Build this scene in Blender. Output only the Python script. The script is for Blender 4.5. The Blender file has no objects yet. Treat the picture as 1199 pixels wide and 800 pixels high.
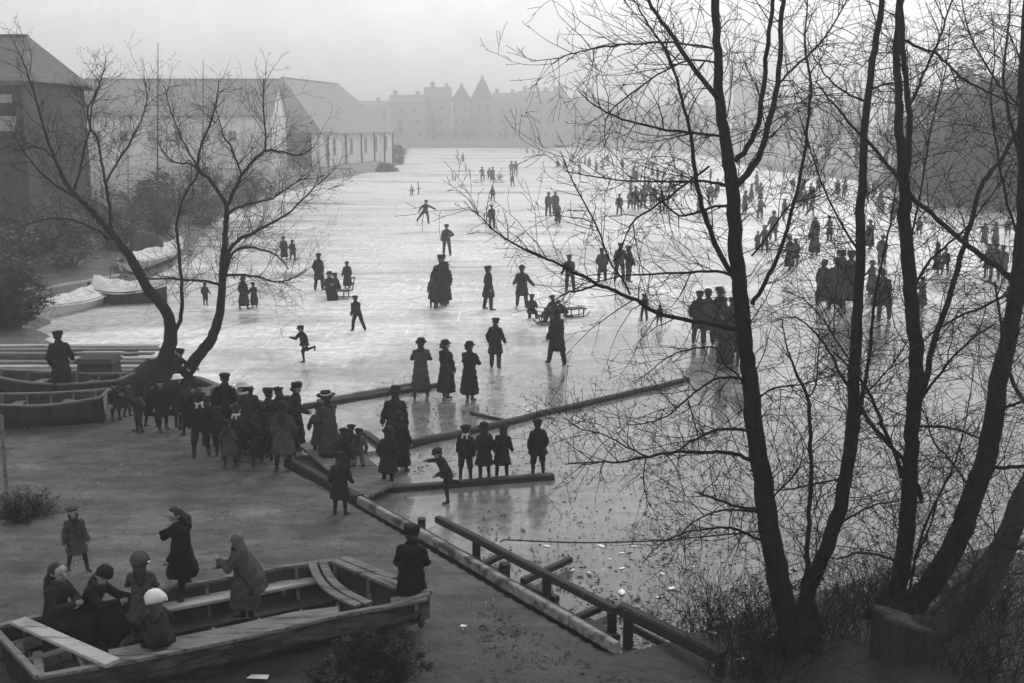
import bpy, bmesh, math, random
import numpy as np
from mathutils import Vector, Matrix, noise
R = math.radians
rnd = random.Random(7)
scene = bpy.context.scene
col = scene.collection
# ------------------------------------------------------------------ camera
CAMH, FPX, CX, CY = 7.0, 1300.0, 599.5, 400.0
PITCH = math.atan((400 - 147) / FPX)
cam_d = bpy.data.cameras.new('camera')
cam_d.sensor_width = 36; cam_d.lens = 36 * FPX / 1199
cam_d.clip_end = 8000; cam_d.clip_start = .1
cam = bpy.data.objects.new('camera', cam_d); col.objects.link(cam)
cam.location = (0, 0, CAMH); cam.rotation_euler = (math.pi / 2 - PITCH, 0, 0)
scene.camera = cam

def ray(u, v):
    a = (u - CX) / FPX; b = (CY - v) / FPX
    cp, sp = math.cos(PITCH), math.sin(PITCH)
    return Vector((a, cp + b * sp, -sp + b * cp))
def G(u, v, z=0.0):
    d = ray(u, v); t = (z - CAMH) / d.z
    return Vector((0, 0, CAMH)) + d * t
def P(u, v, Y):
    d = ray(u, v); return Vector((0, 0, CAMH)) + d * (Y / d.y)

# ------------------------------------------------------------------ tagging
def tag(o, label=None, cat=None, group=None, kind=None):
    if label: o['label'] = label
    if cat: o['category'] = cat
    if group: o['group'] = group
    if kind: o['kind'] = kind
    return o
def empty(name, loc, rz=0.0, label=None, cat=None, group=None):
    o = bpy.data.objects.new(name, None); col.objects.link(o)
    o.empty_display_size = .2
    o.location = loc; o.rotation_euler = (0, 0, rz)
    return tag(o, label, cat, group)
def link(name, me, parent=None):
    o = bpy.data.objects.new(name, me); col.objects.link(o)
    if parent is not None: o.parent = parent
    return o

# ------------------------------------------------------------------ materials
def mat(name, base, rough=.85, var=.35, scale=6.0, detail=6, stretch=(1, 1, 1), spec=.25, bump=0.0, bscale=None, dark=None, dscale=1.0, dth=.55):
    m = bpy.data.materials.new(name); m.use_nodes = True
    nt = m.node_tree; N = nt.nodes; L = nt.links
    b = N['Principled BSDF']
    b.inputs['Roughness'].default_value = rough
    b.inputs['Specular IOR Level'].default_value = spec
    tc = N.new('ShaderNodeTexCoord'); mp = N.new('ShaderNodeMapping')
    mp.inputs['Scale'].default_value = stretch
    L.new(tc.outputs['Object'], mp.inputs['Vector'])
    nz = N.new('ShaderNodeTexNoise'); nz.inputs['Scale'].default_value = scale
    nz.inputs['Detail'].default_value = detail; nz.inputs['Roughness'].default_value = .65
    L.new(mp.outputs[0], nz.inputs['Vector'])
    cr = N.new('ShaderNodeMapRange')
    cr.inputs['From Min'].default_value = .3; cr.inputs['From Max'].default_value = .7
    cr.inputs['To Min'].default_value = base * (1 - var); cr.inputs['To Max'].default_value = base * (1 + var)
    L.new(nz.outputs['Fac'], cr.inputs['Value'])
    out = cr.outputs[0]
    if dark is not None:
        n2 = N.new('ShaderNodeTexNoise'); n2.inputs['Scale'].default_value = dscale
        n2.inputs['Detail'].default_value = 5; L.new(mp.outputs[0], n2.inputs['Vector'])
        r2 = N.new('ShaderNodeMapRange'); r2.inputs['From Min'].default_value = dth - .06; r2.inputs['From Max'].default_value = dth + .06
        L.new(n2.outputs['Fac'], r2.inputs['Value'])
        mx = N.new('ShaderNodeMix'); mx.data_type = 'FLOAT'
        L.new(r2.outputs[0], mx.inputs[0]); L.new(out, mx.inputs[2]); mx.inputs[3].default_value = dark
        out = mx.outputs[0]
    cb = N.new('ShaderNodeCombineColor')
    for i in range(3): L.new(out, cb.inputs[i])
    L.new(cb.outputs[0], b.inputs['Base Color'])
    if bump:
        n3 = N.new('ShaderNodeTexNoise'); n3.inputs['Scale'].default_value = bscale or scale * 3
        n3.inputs['Detail'].default_value = 6; L.new(mp.outputs[0], n3.inputs['Vector'])
        bp = N.new('ShaderNodeBump'); bp.inputs['Strength'].default_value = bump; bp.inputs['Distance'].default_value = .03
        L.new(n3.outputs['Fac'], bp.inputs['Height']); L.new(bp.outputs[0], b.inputs['Normal'])
    return m

M = {}
M['coat_black'] = mat('black_wool', .010, .95, .3, 14, spec=.1)
M['coat_dark'] = mat('dark_wool', .019, .95, .35, 12, spec=.1)
M['coat_mid'] = mat('grey_wool', .05, .95, .3, 12, spec=.1)
M['coat_pale'] = mat('pale_wool', .16, .95, .25, 12, spec=.1)
M['skin'] = mat('skin', .25, .6, .12, 9, spec=.3)
M['stocking'] = mat('stocking', .012, .9, .2, 20, spec=.1)
M['boot'] = mat('boot_leather', .02, .5, .3, 20)
M['hair'] = mat('hair', .014, .6, .4, 30, stretch=(1, 1, .2))
M['hair_fair'] = mat('fair_hair', .075, .6, .4, 30, stretch=(1, 1, .2))
M['felt_dark'] = mat('dark_felt', .012, .9, .25, 20, spec=.1)
M['felt_white'] = mat('white_felt', .72, .9, .08, 20, spec=.1)
M['straw'] = mat('straw', .42, .8, .2, 60)
M['linen'] = mat('white_linen', .58, .9, .08, 14)
M['feature'] = mat('face_features', .06, .5, .1, 10)
M['bark'] = mat('bark', .017, .95, .55, 9, stretch=(1, 1, .25), bump=.9, bscale=22, spec=.1)
M['bark_pale'] = mat('worn_bark', .04, .9, .5, 7, stretch=(1, 1, .25), bump=.9, bscale=18, spec=.1)
M['twig'] = mat('twig_bark', .017, .95, .3, 4, spec=.1)
M['wood'] = mat('weathered_timber', .15, .85, .5, 7, stretch=(.5, 6, 6), bump=.5, dark=.045, dscale=2.2, dth=.6)
M['wood_pale'] = mat('bleached_timber', .34, .8, .35, 6, stretch=(.6, 6, 6), bump=.4, dark=.10, dscale=2.0, dth=.64)
M['wood_dark'] = mat('wet_timber', .022, .7, .5, 8, stretch=(.5, 5, 5), bump=.5)
M['tar'] = mat('tarred_planking', .03, .8, .75, 2.2, stretch=(2.5, 2.5, .12), bump=.6)
M['hull'] = mat('rotten_hull', .075, .85, .6, 3, stretch=(.5, 2, 3), bump=.8, dark=.025, dscale=1.7, dth=.5)
M['boat_in'] = mat('boat_inside', .035, .85, .5, 6, bump=.3, dark=.02, dscale=3)
M['canvas'] = mat('pale_canvas', .55, .85, .2, 3, bump=.3, dark=.3, dscale=1.6, dth=.62)
M['paint'] = mat('old_white_paint', .6, .6, .18, 4, dark=.3, dscale=4, dth=.64)
M['roof'] = mat('slate_roof', .24, .8, .3, 1.2, stretch=(1, 1, 4))
M['roof_dark'] = mat('dark_tiles', .11, .85, .4, 2, stretch=(1, 1, 4))
M['plaster'] = mat('limewashed_wall', .72, .9, .18, .8, stretch=(1.6, 1.6, .35), dark=.42, dscale=.4, dth=.58)
M['brick'] = mat('old_brick', .33, .9, .3, 1.5)
M['brick_dark'] = mat('sooty_brick', .22, .9, .35, 1.5)
M['flint'] = mat('flint_stone', .34, .9, .25, 2)
M['void'] = mat('dark_opening', .015, .5, .2, 3)
M['glass'] = mat('window_glass', .03, .12, .2, 1, spec=.5)
M['leaf'] = mat('evergreen_leaf', .03, .8, .5, 3)
M['scrub'] = mat('winter_scrub', .15, .95, .5, 2.5)
M['grassmat'] = mat('dead_grass', .04, .95, .5, 5)
M['rope'] = mat('tarred_rope', .03, .9, .3, 40)
M['ice_lump'] = mat('broken_ice', .75, .4, .12, 5)
M['paper'] = mat('paper', .75, .8, .06, 6)
M['litter'] = mat('leaf_litter', .035, .95, .5, 8)
M['metal'] = mat('iron', .04, .5, .3, 10)

# ------------------------------------------------------------------ mesh builder
class MB:
    def __init__(s): s.v = []; s.f = []
    def add(s, vs, fs):
        o = len(s.v); s.v.extend([tuple(p) for p in vs]); s.f.extend([tuple(i + o for i in f) for f in fs])
    def box(s, c, size, rot=None, taper=1.0):
        c = Vector(c); hx, hy, hz = [k / 2 for k in size]
        vs = []
        for z in (-1, 1):
            t = taper if z > 0 else 1
            for x, y in ((-1, -1), (1, -1), (1, 1), (-1, 1)):
                p = Vector((x * hx * t, y * hy * t, z * hz))
                if rot is not None: p = rot @ p
                vs.append(c + p)
        s.add(vs, [(3, 2, 1, 0), (4, 5, 6, 7), (0, 1, 5, 4), (1, 2, 6, 5), (2, 3, 7, 6), (3, 0, 4, 7)])
    def beam(s, a, b, w, h, up=Vector((0, 0, 1)), bev=0.0):
        """box from a to b (centre line), width w sideways, height h"""
        a = Vector(a); b = Vector(b); d = (b - a); L = d.length; d.normalize()
        sd = d.cross(up)
        if sd.length < 1e-4: sd = d.cross(Vector((1, 0, 0)))
        sd.normalize(); u = sd.cross(d).normalized()
        n = max(1, int(L / .9)); rings = []
        bw = min(w, h) * .16
        prof = [(-w/2+bw, -h/2), (w/2-bw, -h/2), (w/2, -h/2+bw), (w/2, h/2-bw), (w/2-bw, h/2), (-w/2+bw, h/2), (-w/2, h/2-bw), (-w/2, -h/2+bw)]
        vs = []; fs = []
        for i in range(n + 1):
            p = a + d * (L * i / n)
            jit = .0 if n < 2 else .07 * min(w, h)
            o = sd * rnd.uniform(-jit, jit) + u * rnd.uniform(-jit, jit)
            for x, z in prof: vs.append(p + o + sd * x + u * z)
        k = 8
        for i in range(n):
            for j in range(k):
                fs.append((i*k+j, i*k+(j+1) % k, (i+1)*k+(j+1) % k, (i+1)*k+j))
        fs.append(tuple(range(k-1, -1, -1))); fs.append(tuple(n*k+j for j in range(k)))
        s.add(vs, fs)
    def tube(s, pts, rad, n=6, cap=True, rough=0.0):
        m = len(pts)
        if m < 2: return
        vs = []; fs = []; prev = None
        for i in range(m):
            p = Vector(pts[i])
            d = (Vector(pts[min(i+1, m-1)]) - Vector(pts[max(i-1, 0)]))
            if d.length < 1e-7: d = Vector((0, 0, 1))
            d.normalize()
            if prev is None:
                a = d.cross(Vector((.31, .77, .55)));
                if a.length < .1: a = d.cross(Vector((1, 0, 0)))
                a.normalize()
            else:
                a = prev - d * prev.dot(d)
                if a.length < 1e-4: a = d.cross(Vector((1, .2, .1)))
                a.normalize()
            prev = a; b = d.cross(a)
            for j in range(n):
                t = 2 * math.pi * j / n
                rr = rad[i]
                if rough: rr *= 1 + rough * noise.noise(Vector((p.x * 5 + math.cos(t) * 1.4, p.y * 5 + math.sin(t) * 1.4, p.z * 2.5)))
                vs.append(p + a * (math.cos(t) * rr) + b * (math.sin(t) * rr))
        for i in range(m - 1):
            for j in range(n):
                fs.append((i*n+j, i*n+(j+1) % n, (i+1)*n+(j+1) % n, (i+1)*n+j))
        if cap:
            fs.append(tuple(range(n-1, -1, -1))); fs.append(tuple((m-1)*n+j for j in range(n)))
        s.add(vs, fs)
    def lathe(s, prof, n=16, mtx=None, wob=0.0):
        vs = []; fs = []
        for r, z in prof:
            for j in range(n):
                t = 2 * math.pi * j / n
                p = Vector((math.cos(t) * r, math.sin(t) * r, z + wob * r * math.cos(2 * t + .6)))
                vs.append(mtx @ p if mtx is not None else p)
        m = len(prof)
        for i in range(m - 1):
            for j in range(n): fs.append((i*n+j, i*n+(j+1) % n, (i+1)*n+(j+1) % n, (i+1)*n+j))
        fs.append(tuple(range(n-1, -1, -1))); fs.append(tuple((m-1)*n+j for j in range(n)))
        s.add(vs, fs)
    def capsule(s, p0, r0, p1, r1, n=10, hs=3):
        p0 = Vector(p0); p1 = Vector(p1); d = p1 - p0
        if d.length < 1e-5: d = Vector((0, 0, 1e-4))
        d = d.normalized()
        pts = []; rad = []
        for i in range(hs, 0, -1):
            a = i / (hs + .35) * math.pi / 2; pts.append(p0 - d * (r0 * math.sin(a))); rad.append(r0 * math.cos(a))
        pts += [p0, p1]; rad += [r0, r1]
        for i in range(1, hs + 1):
            a = i / (hs + .35) * math.pi / 2; pts.append(p1 + d * (r1 * math.sin(a))); rad.append(r1 * math.cos(a))
        s.tube(pts, rad, n)
    def mesh(s, name, m, smooth=True):
        me = bpy.data.meshes.new(name); me.from_pydata(s.v, [], s.f)
        if m is not None: me.materials.append(m)
        if smooth: me.polygons.foreach_set('use_smooth', [True] * len(me.polygons))
        me.update(); return me
    def build(s, name, m, parent=None, smooth=False, local=False):
        """verts are given in world space; object's frame is put at parent's when parented"""
        if parent is not None and not local:
            inv = (Matrix.Translation(parent.location) @ parent.rotation_euler.to_matrix().to_4x4()).inverted()
            s.v = [tuple(inv @ Vector(p)) for p in s.v]
        return link(name, s.mesh(name, m, smooth), parent)

def single(mb, name, m, origin, label, cat, group=None, smooth=False):
    """one-mesh thing with its origin at its base"""
    o = Vector(origin); mb.v = [tuple(Vector(p) - o) for p in mb.v]
    ob = link(name, mb.mesh(name, m, smooth)); ob.location = o
    return tag(ob, label, cat, group)

# ------------------------------------------------------------------ shoreline and ground
LPX = [(340, 541, .3), (425, 588, .3), (505, 633, .3), (615, 697, .3), (722, 757, .3), (762, 762, .1), (830, 735, 0), (900, 708, 0), (1000, 680, 0), (1199, 628, 0), (1700, 545, 0),
       (2100, 340, 0), (1450, 262, 0), (1199, 243, 0), (1090, 224, 0), (1000, 211, 0), (900, 200, 0), (850, 187, 0), (790, 177, 0), (700, 173, 0), (480, 173, 0),
       (470, 189, 0), (456, 197, 0), (390, 211, 0), (330, 228, 0), (255, 258, 0), (222, 296, 0), (190, 322, 0), (120, 345, 0), (62, 366, 0), (48, 392, 0), (95, 420, 0),
       (190, 440, 0), (250, 450, .1), (300, 464, .2), (344, 480, .3), (347, 510, .3)]
LAKE = np.array([[G(*p).x, G(*p).y] for p in LPX])
def shore_d(x, y):
    """signed distance to the shoreline, + on land"""
    x = np.atleast_1d(np.asarray(x, float)); y = np.atleast_1d(np.asarray(y, float))
    best = np.full(x.shape, 1e18); inside = np.zeros(x.shape, bool)
    n = len(LAKE)
    for i in range(n):
        ax, ay = LAKE[i]; bx, by = LAKE[(i + 1) % n]
        dx, dy = bx - ax, by - ay
        t = np.clip(((x - ax) * dx + (y - ay) * dy) / (dx * dx + dy * dy), 0, 1)
        dd = (x - ax - t * dx) ** 2 + (y - ay - t * dy) ** 2
        best = np.minimum(best, dd)
        c = ((ay > y) != (by > y)) & (x < (bx - ax) * (y - ay) / (by - ay + 1e-12) + ax)
        inside ^= c
    d = np.sqrt(best)
    return np.where(inside, -d, d)
def sstep(t):
    t = np.clip(t, 0, 1); return t * t * (3 - 2 * t)
def ground_np(x, y):
    d = shore_d(x, y)
    x = np.atleast_1d(np.asarray(x, float)); y = np.atleast_1d(np.asarray(y, float))
    near_r = sstep((x - 1.6) / 1.5) * sstep((26 - y) / 4)
    far = sstep((y - 110) / 60)
    hedge = sstep((-x - 10) / 8) * sstep((y - 38) / 14) * (1 - far)
    h = .34 + .25 * near_r + .9 * far
    steep = -.5 + (h + .5) * sstep((d + .3) / .6)
    gentle = np.where(d > 0, h * sstep(d / 5.0), -.5 * sstep(-d / 1.2))
    soft = np.where(d > 0, h * sstep(d / 2.0), -.5 * sstep(-d / 1.5))
    k2 = np.maximum(far, sstep((y - 38) / 10)) * (1 - near_r)
    z = steep * (1 - near_r) * (1 - k2) + gentle * near_r + soft * k2
    z = z + np.where(d > 2, hedge * 2.6 * sstep((d - 2) / 22), 0)
    return z
def rough_z(x, y): return .05 * noise.noise(Vector((x * .6, y * .6, 0))) + .034 * noise.noise(Vector((x * 2.3, y * 2.3, 5))) + .022 * noise.noise(Vector((x * 5.1, y * 5.1, 9)))
def gz(x, y):
    z = float(ground_np(x, y)[0])
    if abs(x) < 60 and -60 < y < 120 and shore_d(x, y)[0] > .35: z += rough_z(x, y)
    return z
def GL(u, v):
    """point on the land (or ice) surface below pixel u,v"""
    z = .3
    for _ in range(6):
        p = G(u, v, z); z = max(0.0, gz(p.x, p.y))
    return G(u, v, z)

def axis_pts(segs):
    out = []
    for a, b, n in segs: out += list(np.linspace(a, b, n, endpoint=False))
    return np.array(out + [segs[-1][1]])
gx = axis_pts([(-1400, -400, 8), (-400, -80, 26), (-80, -14, 66), (-14, 14, 190), (14, 80, 66), (80, 400, 26), (400, 1400, 8)])
gy = axis_pts([(-60, 9, 24), (9, 34, 175), (34, 110, 90), (110, 460, 70), (460, 1300, 12)])
XX, YY = np.meshgrid(gx, gy)
ZZ = ground_np(XX.ravel(), YY.ravel())
DD = shore_d(XX.ravel(), YY.ravel())
for i in range(len(ZZ)):
    if DD[i] > .35 and abs(XX.ravel()[i]) < 60 and YY.ravel()[i] < 120:
        x, y = XX.ravel()[i], YY.ravel()[i]
        ZZ[i] += rough_z(x, y)
nx, ny = len(gx), len(gy)
gv = np.stack([XX.ravel(), YY.ravel(), ZZ], 1)
gf = [(j*nx+i, j*nx+i+1, (j+1)*nx+i+1, (j+1)*nx+i) for j in range(ny-1) for i in range(nx-1)]
me = bpy.data.meshes.new('ground'); me.from_pydata(gv.tolist(), [], gf)
me.polygons.foreach_set('use_smooth', [True] * len(me.polygons))
ground = link('ground', me); tag(ground, kind='structure')

def ground_material():
    m = bpy.data.materials.new('trodden_earth'); m.use_nodes = True
    N = m.node_tree.nodes; L = m.node_tree.links; b = N['Principled BSDF']
    b.inputs['Roughness'].default_value = .7; b.inputs['Specular IOR Level'].default_value = .3
    tc = N.new('ShaderNodeTexCoord')
    def nz(scale, det, ro=.6):
        n = N.new('ShaderNodeTexNoise'); n.inputs['Scale'].default_value = scale; n.inputs['Detail'].default_value = det
        n.inputs['Roughness'].default_value = ro; L.new(tc.outputs['Object'], n.inputs['Vector']); return n
    def rng(src, a, b_, c, d):
        r = N.new('ShaderNodeMapRange'); r.inputs['From Min'].default_value = a; r.inputs['From Max'].default_value = b_
        r.inputs['To Min'].default_value = c; r.inputs['To Max'].default_value = d; L.new(src, r.inputs['Value']); return r.outputs[0]
    def mixf(f, a, b_):
        x = N.new('ShaderNodeMix'); x.data_type = 'FLOAT'; L.new(f, x.inputs[0])
        for k, s in ((2, a), (3, b_)):
            if isinstance(s, (int, float)): x.inputs[k].default_value = s
            else: L.new(s, x.inputs[k])
        return x.outputs[0]
    base = rng(nz(1.3, 9, .7).outputs['Fac'], .28, .72, .040, .145)
    grain = rng(nz(26, 5, .7).outputs['Fac'], .3, .7, .7, 1.3)
    mul = N.new('ShaderNodeMath'); mul.operation = 'MULTIPLY'; 
    mp2 = N.new('ShaderNodeMapping'); mp2.inputs['Rotation'].default_value = (0, 0, -.55); mp2.inputs['Scale'].default_value = (.28, 1.5, 1); L.new(tc.outputs['Object'], mp2.inputs['Vector'])
    trk = nz(1.7, 6, .65); L.new(mp2.outputs[0], trk.inputs['Vector'])
    m0 = N.new('ShaderNodeMath'); m0.operation = 'MULTIPLY'; L.new(base, m0.inputs[0]); L.new(rng(trk.outputs['Fac'], .35, .65, .6, 1.4), m0.inputs[1])
    L.new(m0.outputs[0], mul.inputs[0]); L.new(grain, mul.inputs[1])
    out = mul.outputs[0]
    mp3 = N.new('ShaderNodeMapping'); mp3.inputs['Scale'].default_value = (.45, 1.3, 1); L.new(tc.outputs['Object'], mp3.inputs['Vector'])
    nf = nz(.9, 10, .72); L.new(mp3.outputs[0], nf.inputs['Vector'])
    frost = rng(nf.outputs['Fac'], .57, .68, 0, .9)        # patches of old frost
    out = mixf(frost, out, .22)
    out = mixf(rng(nz(17, 4, .6).outputs['Fac'], .68, .74, 0, .8), out, .26)
    out = mixf(rng(nz(3.1, 7, .7).outputs['Fac'], .56, .66, 0, .6), out, .018)
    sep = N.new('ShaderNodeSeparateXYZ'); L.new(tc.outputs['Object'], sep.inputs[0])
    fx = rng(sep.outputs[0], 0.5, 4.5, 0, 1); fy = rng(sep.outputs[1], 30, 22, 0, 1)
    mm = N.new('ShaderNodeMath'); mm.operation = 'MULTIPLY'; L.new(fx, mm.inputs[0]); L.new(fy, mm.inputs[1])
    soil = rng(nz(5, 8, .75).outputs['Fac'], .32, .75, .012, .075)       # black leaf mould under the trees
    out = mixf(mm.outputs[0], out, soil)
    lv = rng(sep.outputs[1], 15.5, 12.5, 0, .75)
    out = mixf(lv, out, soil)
    far = rng(sep.outputs[1], 70, 120, 0, 1)
    grass = rng(nz(.15, 8, .7).outputs['Fac'], .3, .7, .08, .2)
    out = mixf(far, out, grass)
    cb = N.new('ShaderNodeCombineColor')
    for i in range(3): L.new(out, cb.inputs[i])
    L.new(cb.outputs[0], b.inputs['Base Color'])
    bp = N.new('ShaderNodeBump'); bp.inputs['Strength'].default_value = 1.0; bp.inputs['Distance'].default_value = .09
    L.new(nz(6, 9, .75).outputs['Fac'], bp.inputs['Height']); L.new(bp.outputs[0], b.inputs['Normal'])
    return m
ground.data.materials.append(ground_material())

# ice: one sheet under which the banks dip
mb = MB()
ix = axis_pts([(-260, -40, 22), (-40, 40, 40), (40, 420, 30)]); iy = axis_pts([(9, 60, 50), (60, 440, 60)])
IX, IY = np.meshgrid(ix, iy); n_ = len(ix)
mb.v = [(a, b, 0.0) for a, b in zip(IX.ravel(), IY.ravel())]
mb.f = [(j*n_+i, j*n_+i+1, (j+1)*n_+i+1, (j+1)*n_+i) for j in range(len(iy)-1) for i in range(n_-1)]
def ice_material():
    m = bpy.data.materials.new('lake_ice'); m.use_nodes = True
    N = m.node_tree.nodes; L = m.node_tree.links; b = N['Principled BSDF']
    b.inputs['IOR'].default_value = 1.36
    tc = N.new('ShaderNodeTexCoord')
    def nz(scale, det, ro=.6, st=(1, 1, 1), dist=0):
        mp = N.new('ShaderNodeMapping'); mp.inputs['Scale'].default_value = st; L.new(tc.outputs['Object'], mp.inputs['Vector'])
        n = N.new('ShaderNodeTexNoise'); n.inputs['Scale'].default_value = scale; n.inputs['Detail'].default_value = det
        n.inputs['Distortion'].default_value = dist
        n.inputs['Roughness'].default_value = ro; L.new(mp.outputs[0], n.inputs['Vector']); return n.outputs['Fac']
    def rng(src, a, b_, c, d):
        r = N.new('ShaderNodeMapRange'); r.inputs['From Min'].default_value = a; r.inputs['From Max'].default_value = b_
        r.inputs['To Min'].default_value = c; r.inputs['To Max'].default_value = d; L.new(src, r.inputs['Value']); return r.outputs[0]
    def op(o, a, b_):
        x = N.new('ShaderNodeMath'); x.operation = o
        for k, s in ((0, a), (1, b_)):
            if isinstance(s, (int, float)): x.inputs[k].default_value = s
            else: L.new(s, x.inputs[k])
        return x.outputs[0]
    sep = N.new('ShaderNodeSeparateXYZ'); L.new(tc.outputs['Object'], sep.inputs[0])
    # frosted ice out on the lake, wet bare ice along this bank and to the right of it
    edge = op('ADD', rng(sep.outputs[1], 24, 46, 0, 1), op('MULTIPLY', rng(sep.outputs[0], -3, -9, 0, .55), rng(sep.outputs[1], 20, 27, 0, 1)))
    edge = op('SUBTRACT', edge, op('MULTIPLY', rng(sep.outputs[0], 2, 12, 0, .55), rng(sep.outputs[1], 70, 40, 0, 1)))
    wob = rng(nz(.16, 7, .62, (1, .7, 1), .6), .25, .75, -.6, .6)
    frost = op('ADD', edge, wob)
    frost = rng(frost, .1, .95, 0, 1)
    # dark thawed slicks out on the white ice
    slick = rng(nz(.13, 7, .66, (.42, 1, 1), .9), .49, .66, 0, 1)
    shore = op('MULTIPLY', rng(sep.outputs[0], -6, -15, 0, .8), op('MULTIPLY', rng(sep.outputs[1], 36, 44, 0, 1), rng(sep.outputs[1], 120, 80, 0, 1)))
    slick = op('MAXIMUM', slick, op('MULTIPLY', shore, rng(nz(.3, 8, .7, (.4, 1, 1), .6), .42, .56, 0, 1)))
    frost = op('MULTIPLY', frost, op('SUBTRACT', 1, op('MULTIPLY', slick, .9)))
    fine = rng(nz(3.2, 8, .7, (1, .8, 1)),   .3, .7, .62, 1.35)
    streak = rng(nz(1.1, 6, .7, (.25, 1.6, 1)), .32, .68, .74, 1.2)
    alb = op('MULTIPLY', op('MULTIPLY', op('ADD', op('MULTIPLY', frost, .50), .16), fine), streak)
    spots = rng(nz(6.5, 4, .5), .66, .70, 0, .7)
    alb = op('MULTIPLY', alb, op('SUBTRACT', 1, op('MULTIPLY', spots, op('SUBTRACT', 1.0, frost))))
    # muddy thaw along the tree bank, plus shade and tree reflection painted into the colour
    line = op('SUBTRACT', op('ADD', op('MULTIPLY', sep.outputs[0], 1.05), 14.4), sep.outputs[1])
    mud_shade = rng(op('ADD', line, rng(nz(.55, 8, .7), .3, .7, -2.2, 2.2)), -3.2, 3.0, 0, .9)
    vor = N.new('ShaderNodeTexVoronoi'); vor.feature = 'DISTANCE_TO_EDGE'; vor.inputs['Scale'].default_value = .16
    wv = N.new('ShaderNodeTexNoise'); wv.inputs['Scale'].default_value = .5; wv.inputs['Detail'].default_value = 6; L.new(tc.outputs['Object'], wv.inputs['Vector'])
    va = N.new('ShaderNodeVectorMath'); va.operation = 'MULTIPLY_ADD'; va.inputs[1].default_value = (2.2, 2.2, 0); L.new(wv.outputs['Color'], va.inputs[0]); L.new(tc.outputs['Object'], va.inputs[2])
    L.new(va.outputs[0], vor.inputs['Vector'])
    crack = rng(vor.outputs['Distance'], .002, .012, .72, 1)
    alb = op('MULTIPLY', alb, crack)
    # skate scratches: long thin lines in three directions
    for st_, sc2 in (((.06, 2.2, 1), 5.0), ((1.9, .07, 1), 4.0)):
        mpv = N.new('ShaderNodeMapping'); mpv.inputs['Rotation'].default_value = (0, 0, .5 if sc2 > 4.5 else .25); mpv.inputs['Scale'].default_value = st_
        L.new(va.outputs[0] if False else tc.outputs['Object'], mpv.inputs['Vector'])
        nn = N.new('ShaderNodeTexNoise'); nn.inputs['Scale'].default_value = sc2; nn.inputs['Detail'].default_value = 3; nn.inputs['Distortion'].default_value = .5; L.new(mpv.outputs[0], nn.inputs['Vector'])
        alb = op('MULTIPLY', alb, rng(nn.outputs['Fac'], .62, .68, 1, 1.35)); alb = op('MULTIPLY', alb, rng(nn.outputs['Fac'], .36, .30, 1, .7))
    fleck = rng(nz(9, 3, .6), .66, .72, 0, .22)
    alb = op('ADD', alb, fleck)
    mud_shade_c = rng(nz(4, 8, .75), .35, .7, .03, .16)
    x = N.new('ShaderNodeMix'); x.data_type = 'FLOAT'; L.new(mud_shade, x.inputs[0]); L.new(alb, x.inputs[2]); L.new(mud_shade_c, x.inputs[3])
    cb = N.new('ShaderNodeCombineColor')
    for i in range(3): L.new(x.outputs[0], cb.inputs[i])
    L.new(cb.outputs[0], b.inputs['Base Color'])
    ro = op('ADD', rng(frost, 0, 1, .11, .5), rng(nz(2.0, 5), .3, .7, -.05, .09))
    L.new(ro, b.inputs['Roughness'])
    bp = N.new('ShaderNodeBump'); bp.inputs['Strength'].default_value = .22; bp.inputs['Distance'].default_value = .02
    L.new(nz(4.5, 7, .65, (1, .7, 1)), bp.inputs['Height']); L.new(bp.outputs[0], b.inputs['Normal'])
    return m
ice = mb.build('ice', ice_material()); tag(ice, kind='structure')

# ------------------------------------------------------------------ light, sky, air
SUN_EL, SUN_AZ = R(38), R(22)          # in front of the camera, slightly to its right
w = bpy.data.worlds.new('World'); scene.world = w; w.use_nodes = True
N = w.node_tree.nodes; L = w.node_tree.links
bg = N['Background']; bg.inputs['Strength'].default_value = .125
sky = N.new('ShaderNodeTexSky'); sky.sky_type = 'NISHITA'; sky.sun_disc = False
sky.sun_elevation = SUN_EL; sky.sun_rotation = SUN_AZ; sky.air_density = 1.0; sky.dust_density = 6.0; sky.ozone_density = 1.0
bw = N.new('ShaderNodeRGBToBW'); L.new(sky.outputs[0], bw.inputs[0])
tc = N.new('ShaderNodeTexCoord'); nz_ = N.new('ShaderNodeTexNoise'); nz_.inputs['Scale'].default_value = 16; nz_.inputs['Detail'].default_value = 8; nz_.inputs['Roughness'].default_value = .7
L.new(tc.outputs['Generated'], nz_.inputs['Vector'])
mr = N.new('ShaderNodeMapRange'); mr.inputs['From Min'].default_value = .3; mr.inputs['From Max'].default_value = .7
mr.inputs['To Min'].default_value = .87; mr.inputs['To Max'].default_value = 1.12; L.new(nz_.outputs['Fac'], mr.inputs['Value'])
mu = N.new('ShaderNodeMath'); mu.operation = 'MULTIPLY'; L.new(mr.outputs[0], mu.inputs[1])
# thin overcast evens the clear-sky gradient
ov = N.new('ShaderNodeMix'); ov.data_type = 'FLOAT'; ov.inputs[0].default_value = .72; ov.inputs[3].default_value = 6.5
L.new(bw.outputs[0], ov.inputs[2]); L.new(ov.outputs[0], mu.inputs[0])
cb = N.new('ShaderNodeCombineColor')
for i in range(3): L.new(mu.outputs[0], cb.inputs[i])
L.new(cb.outputs[0], bg.inputs['Color'])
sun_d = bpy.data.lights.new('sun', 'SUN'); sun_d.energy = 0.9; sun_d.angle = R(16); sun_d.color = (1, 1, 1)
sun = bpy.data.objects.new('sun', sun_d); col.objects.link(sun)
sdir = Vector((math.sin(SUN_AZ) * math.cos(SUN_EL), math.cos(SUN_AZ) * math.cos(SUN_EL), math.sin(SUN_EL)))
sun.rotation_euler = sdir.to_track_quat('Z', 'Y').to_euler(); sun.location = (0, 60, 60)
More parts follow.
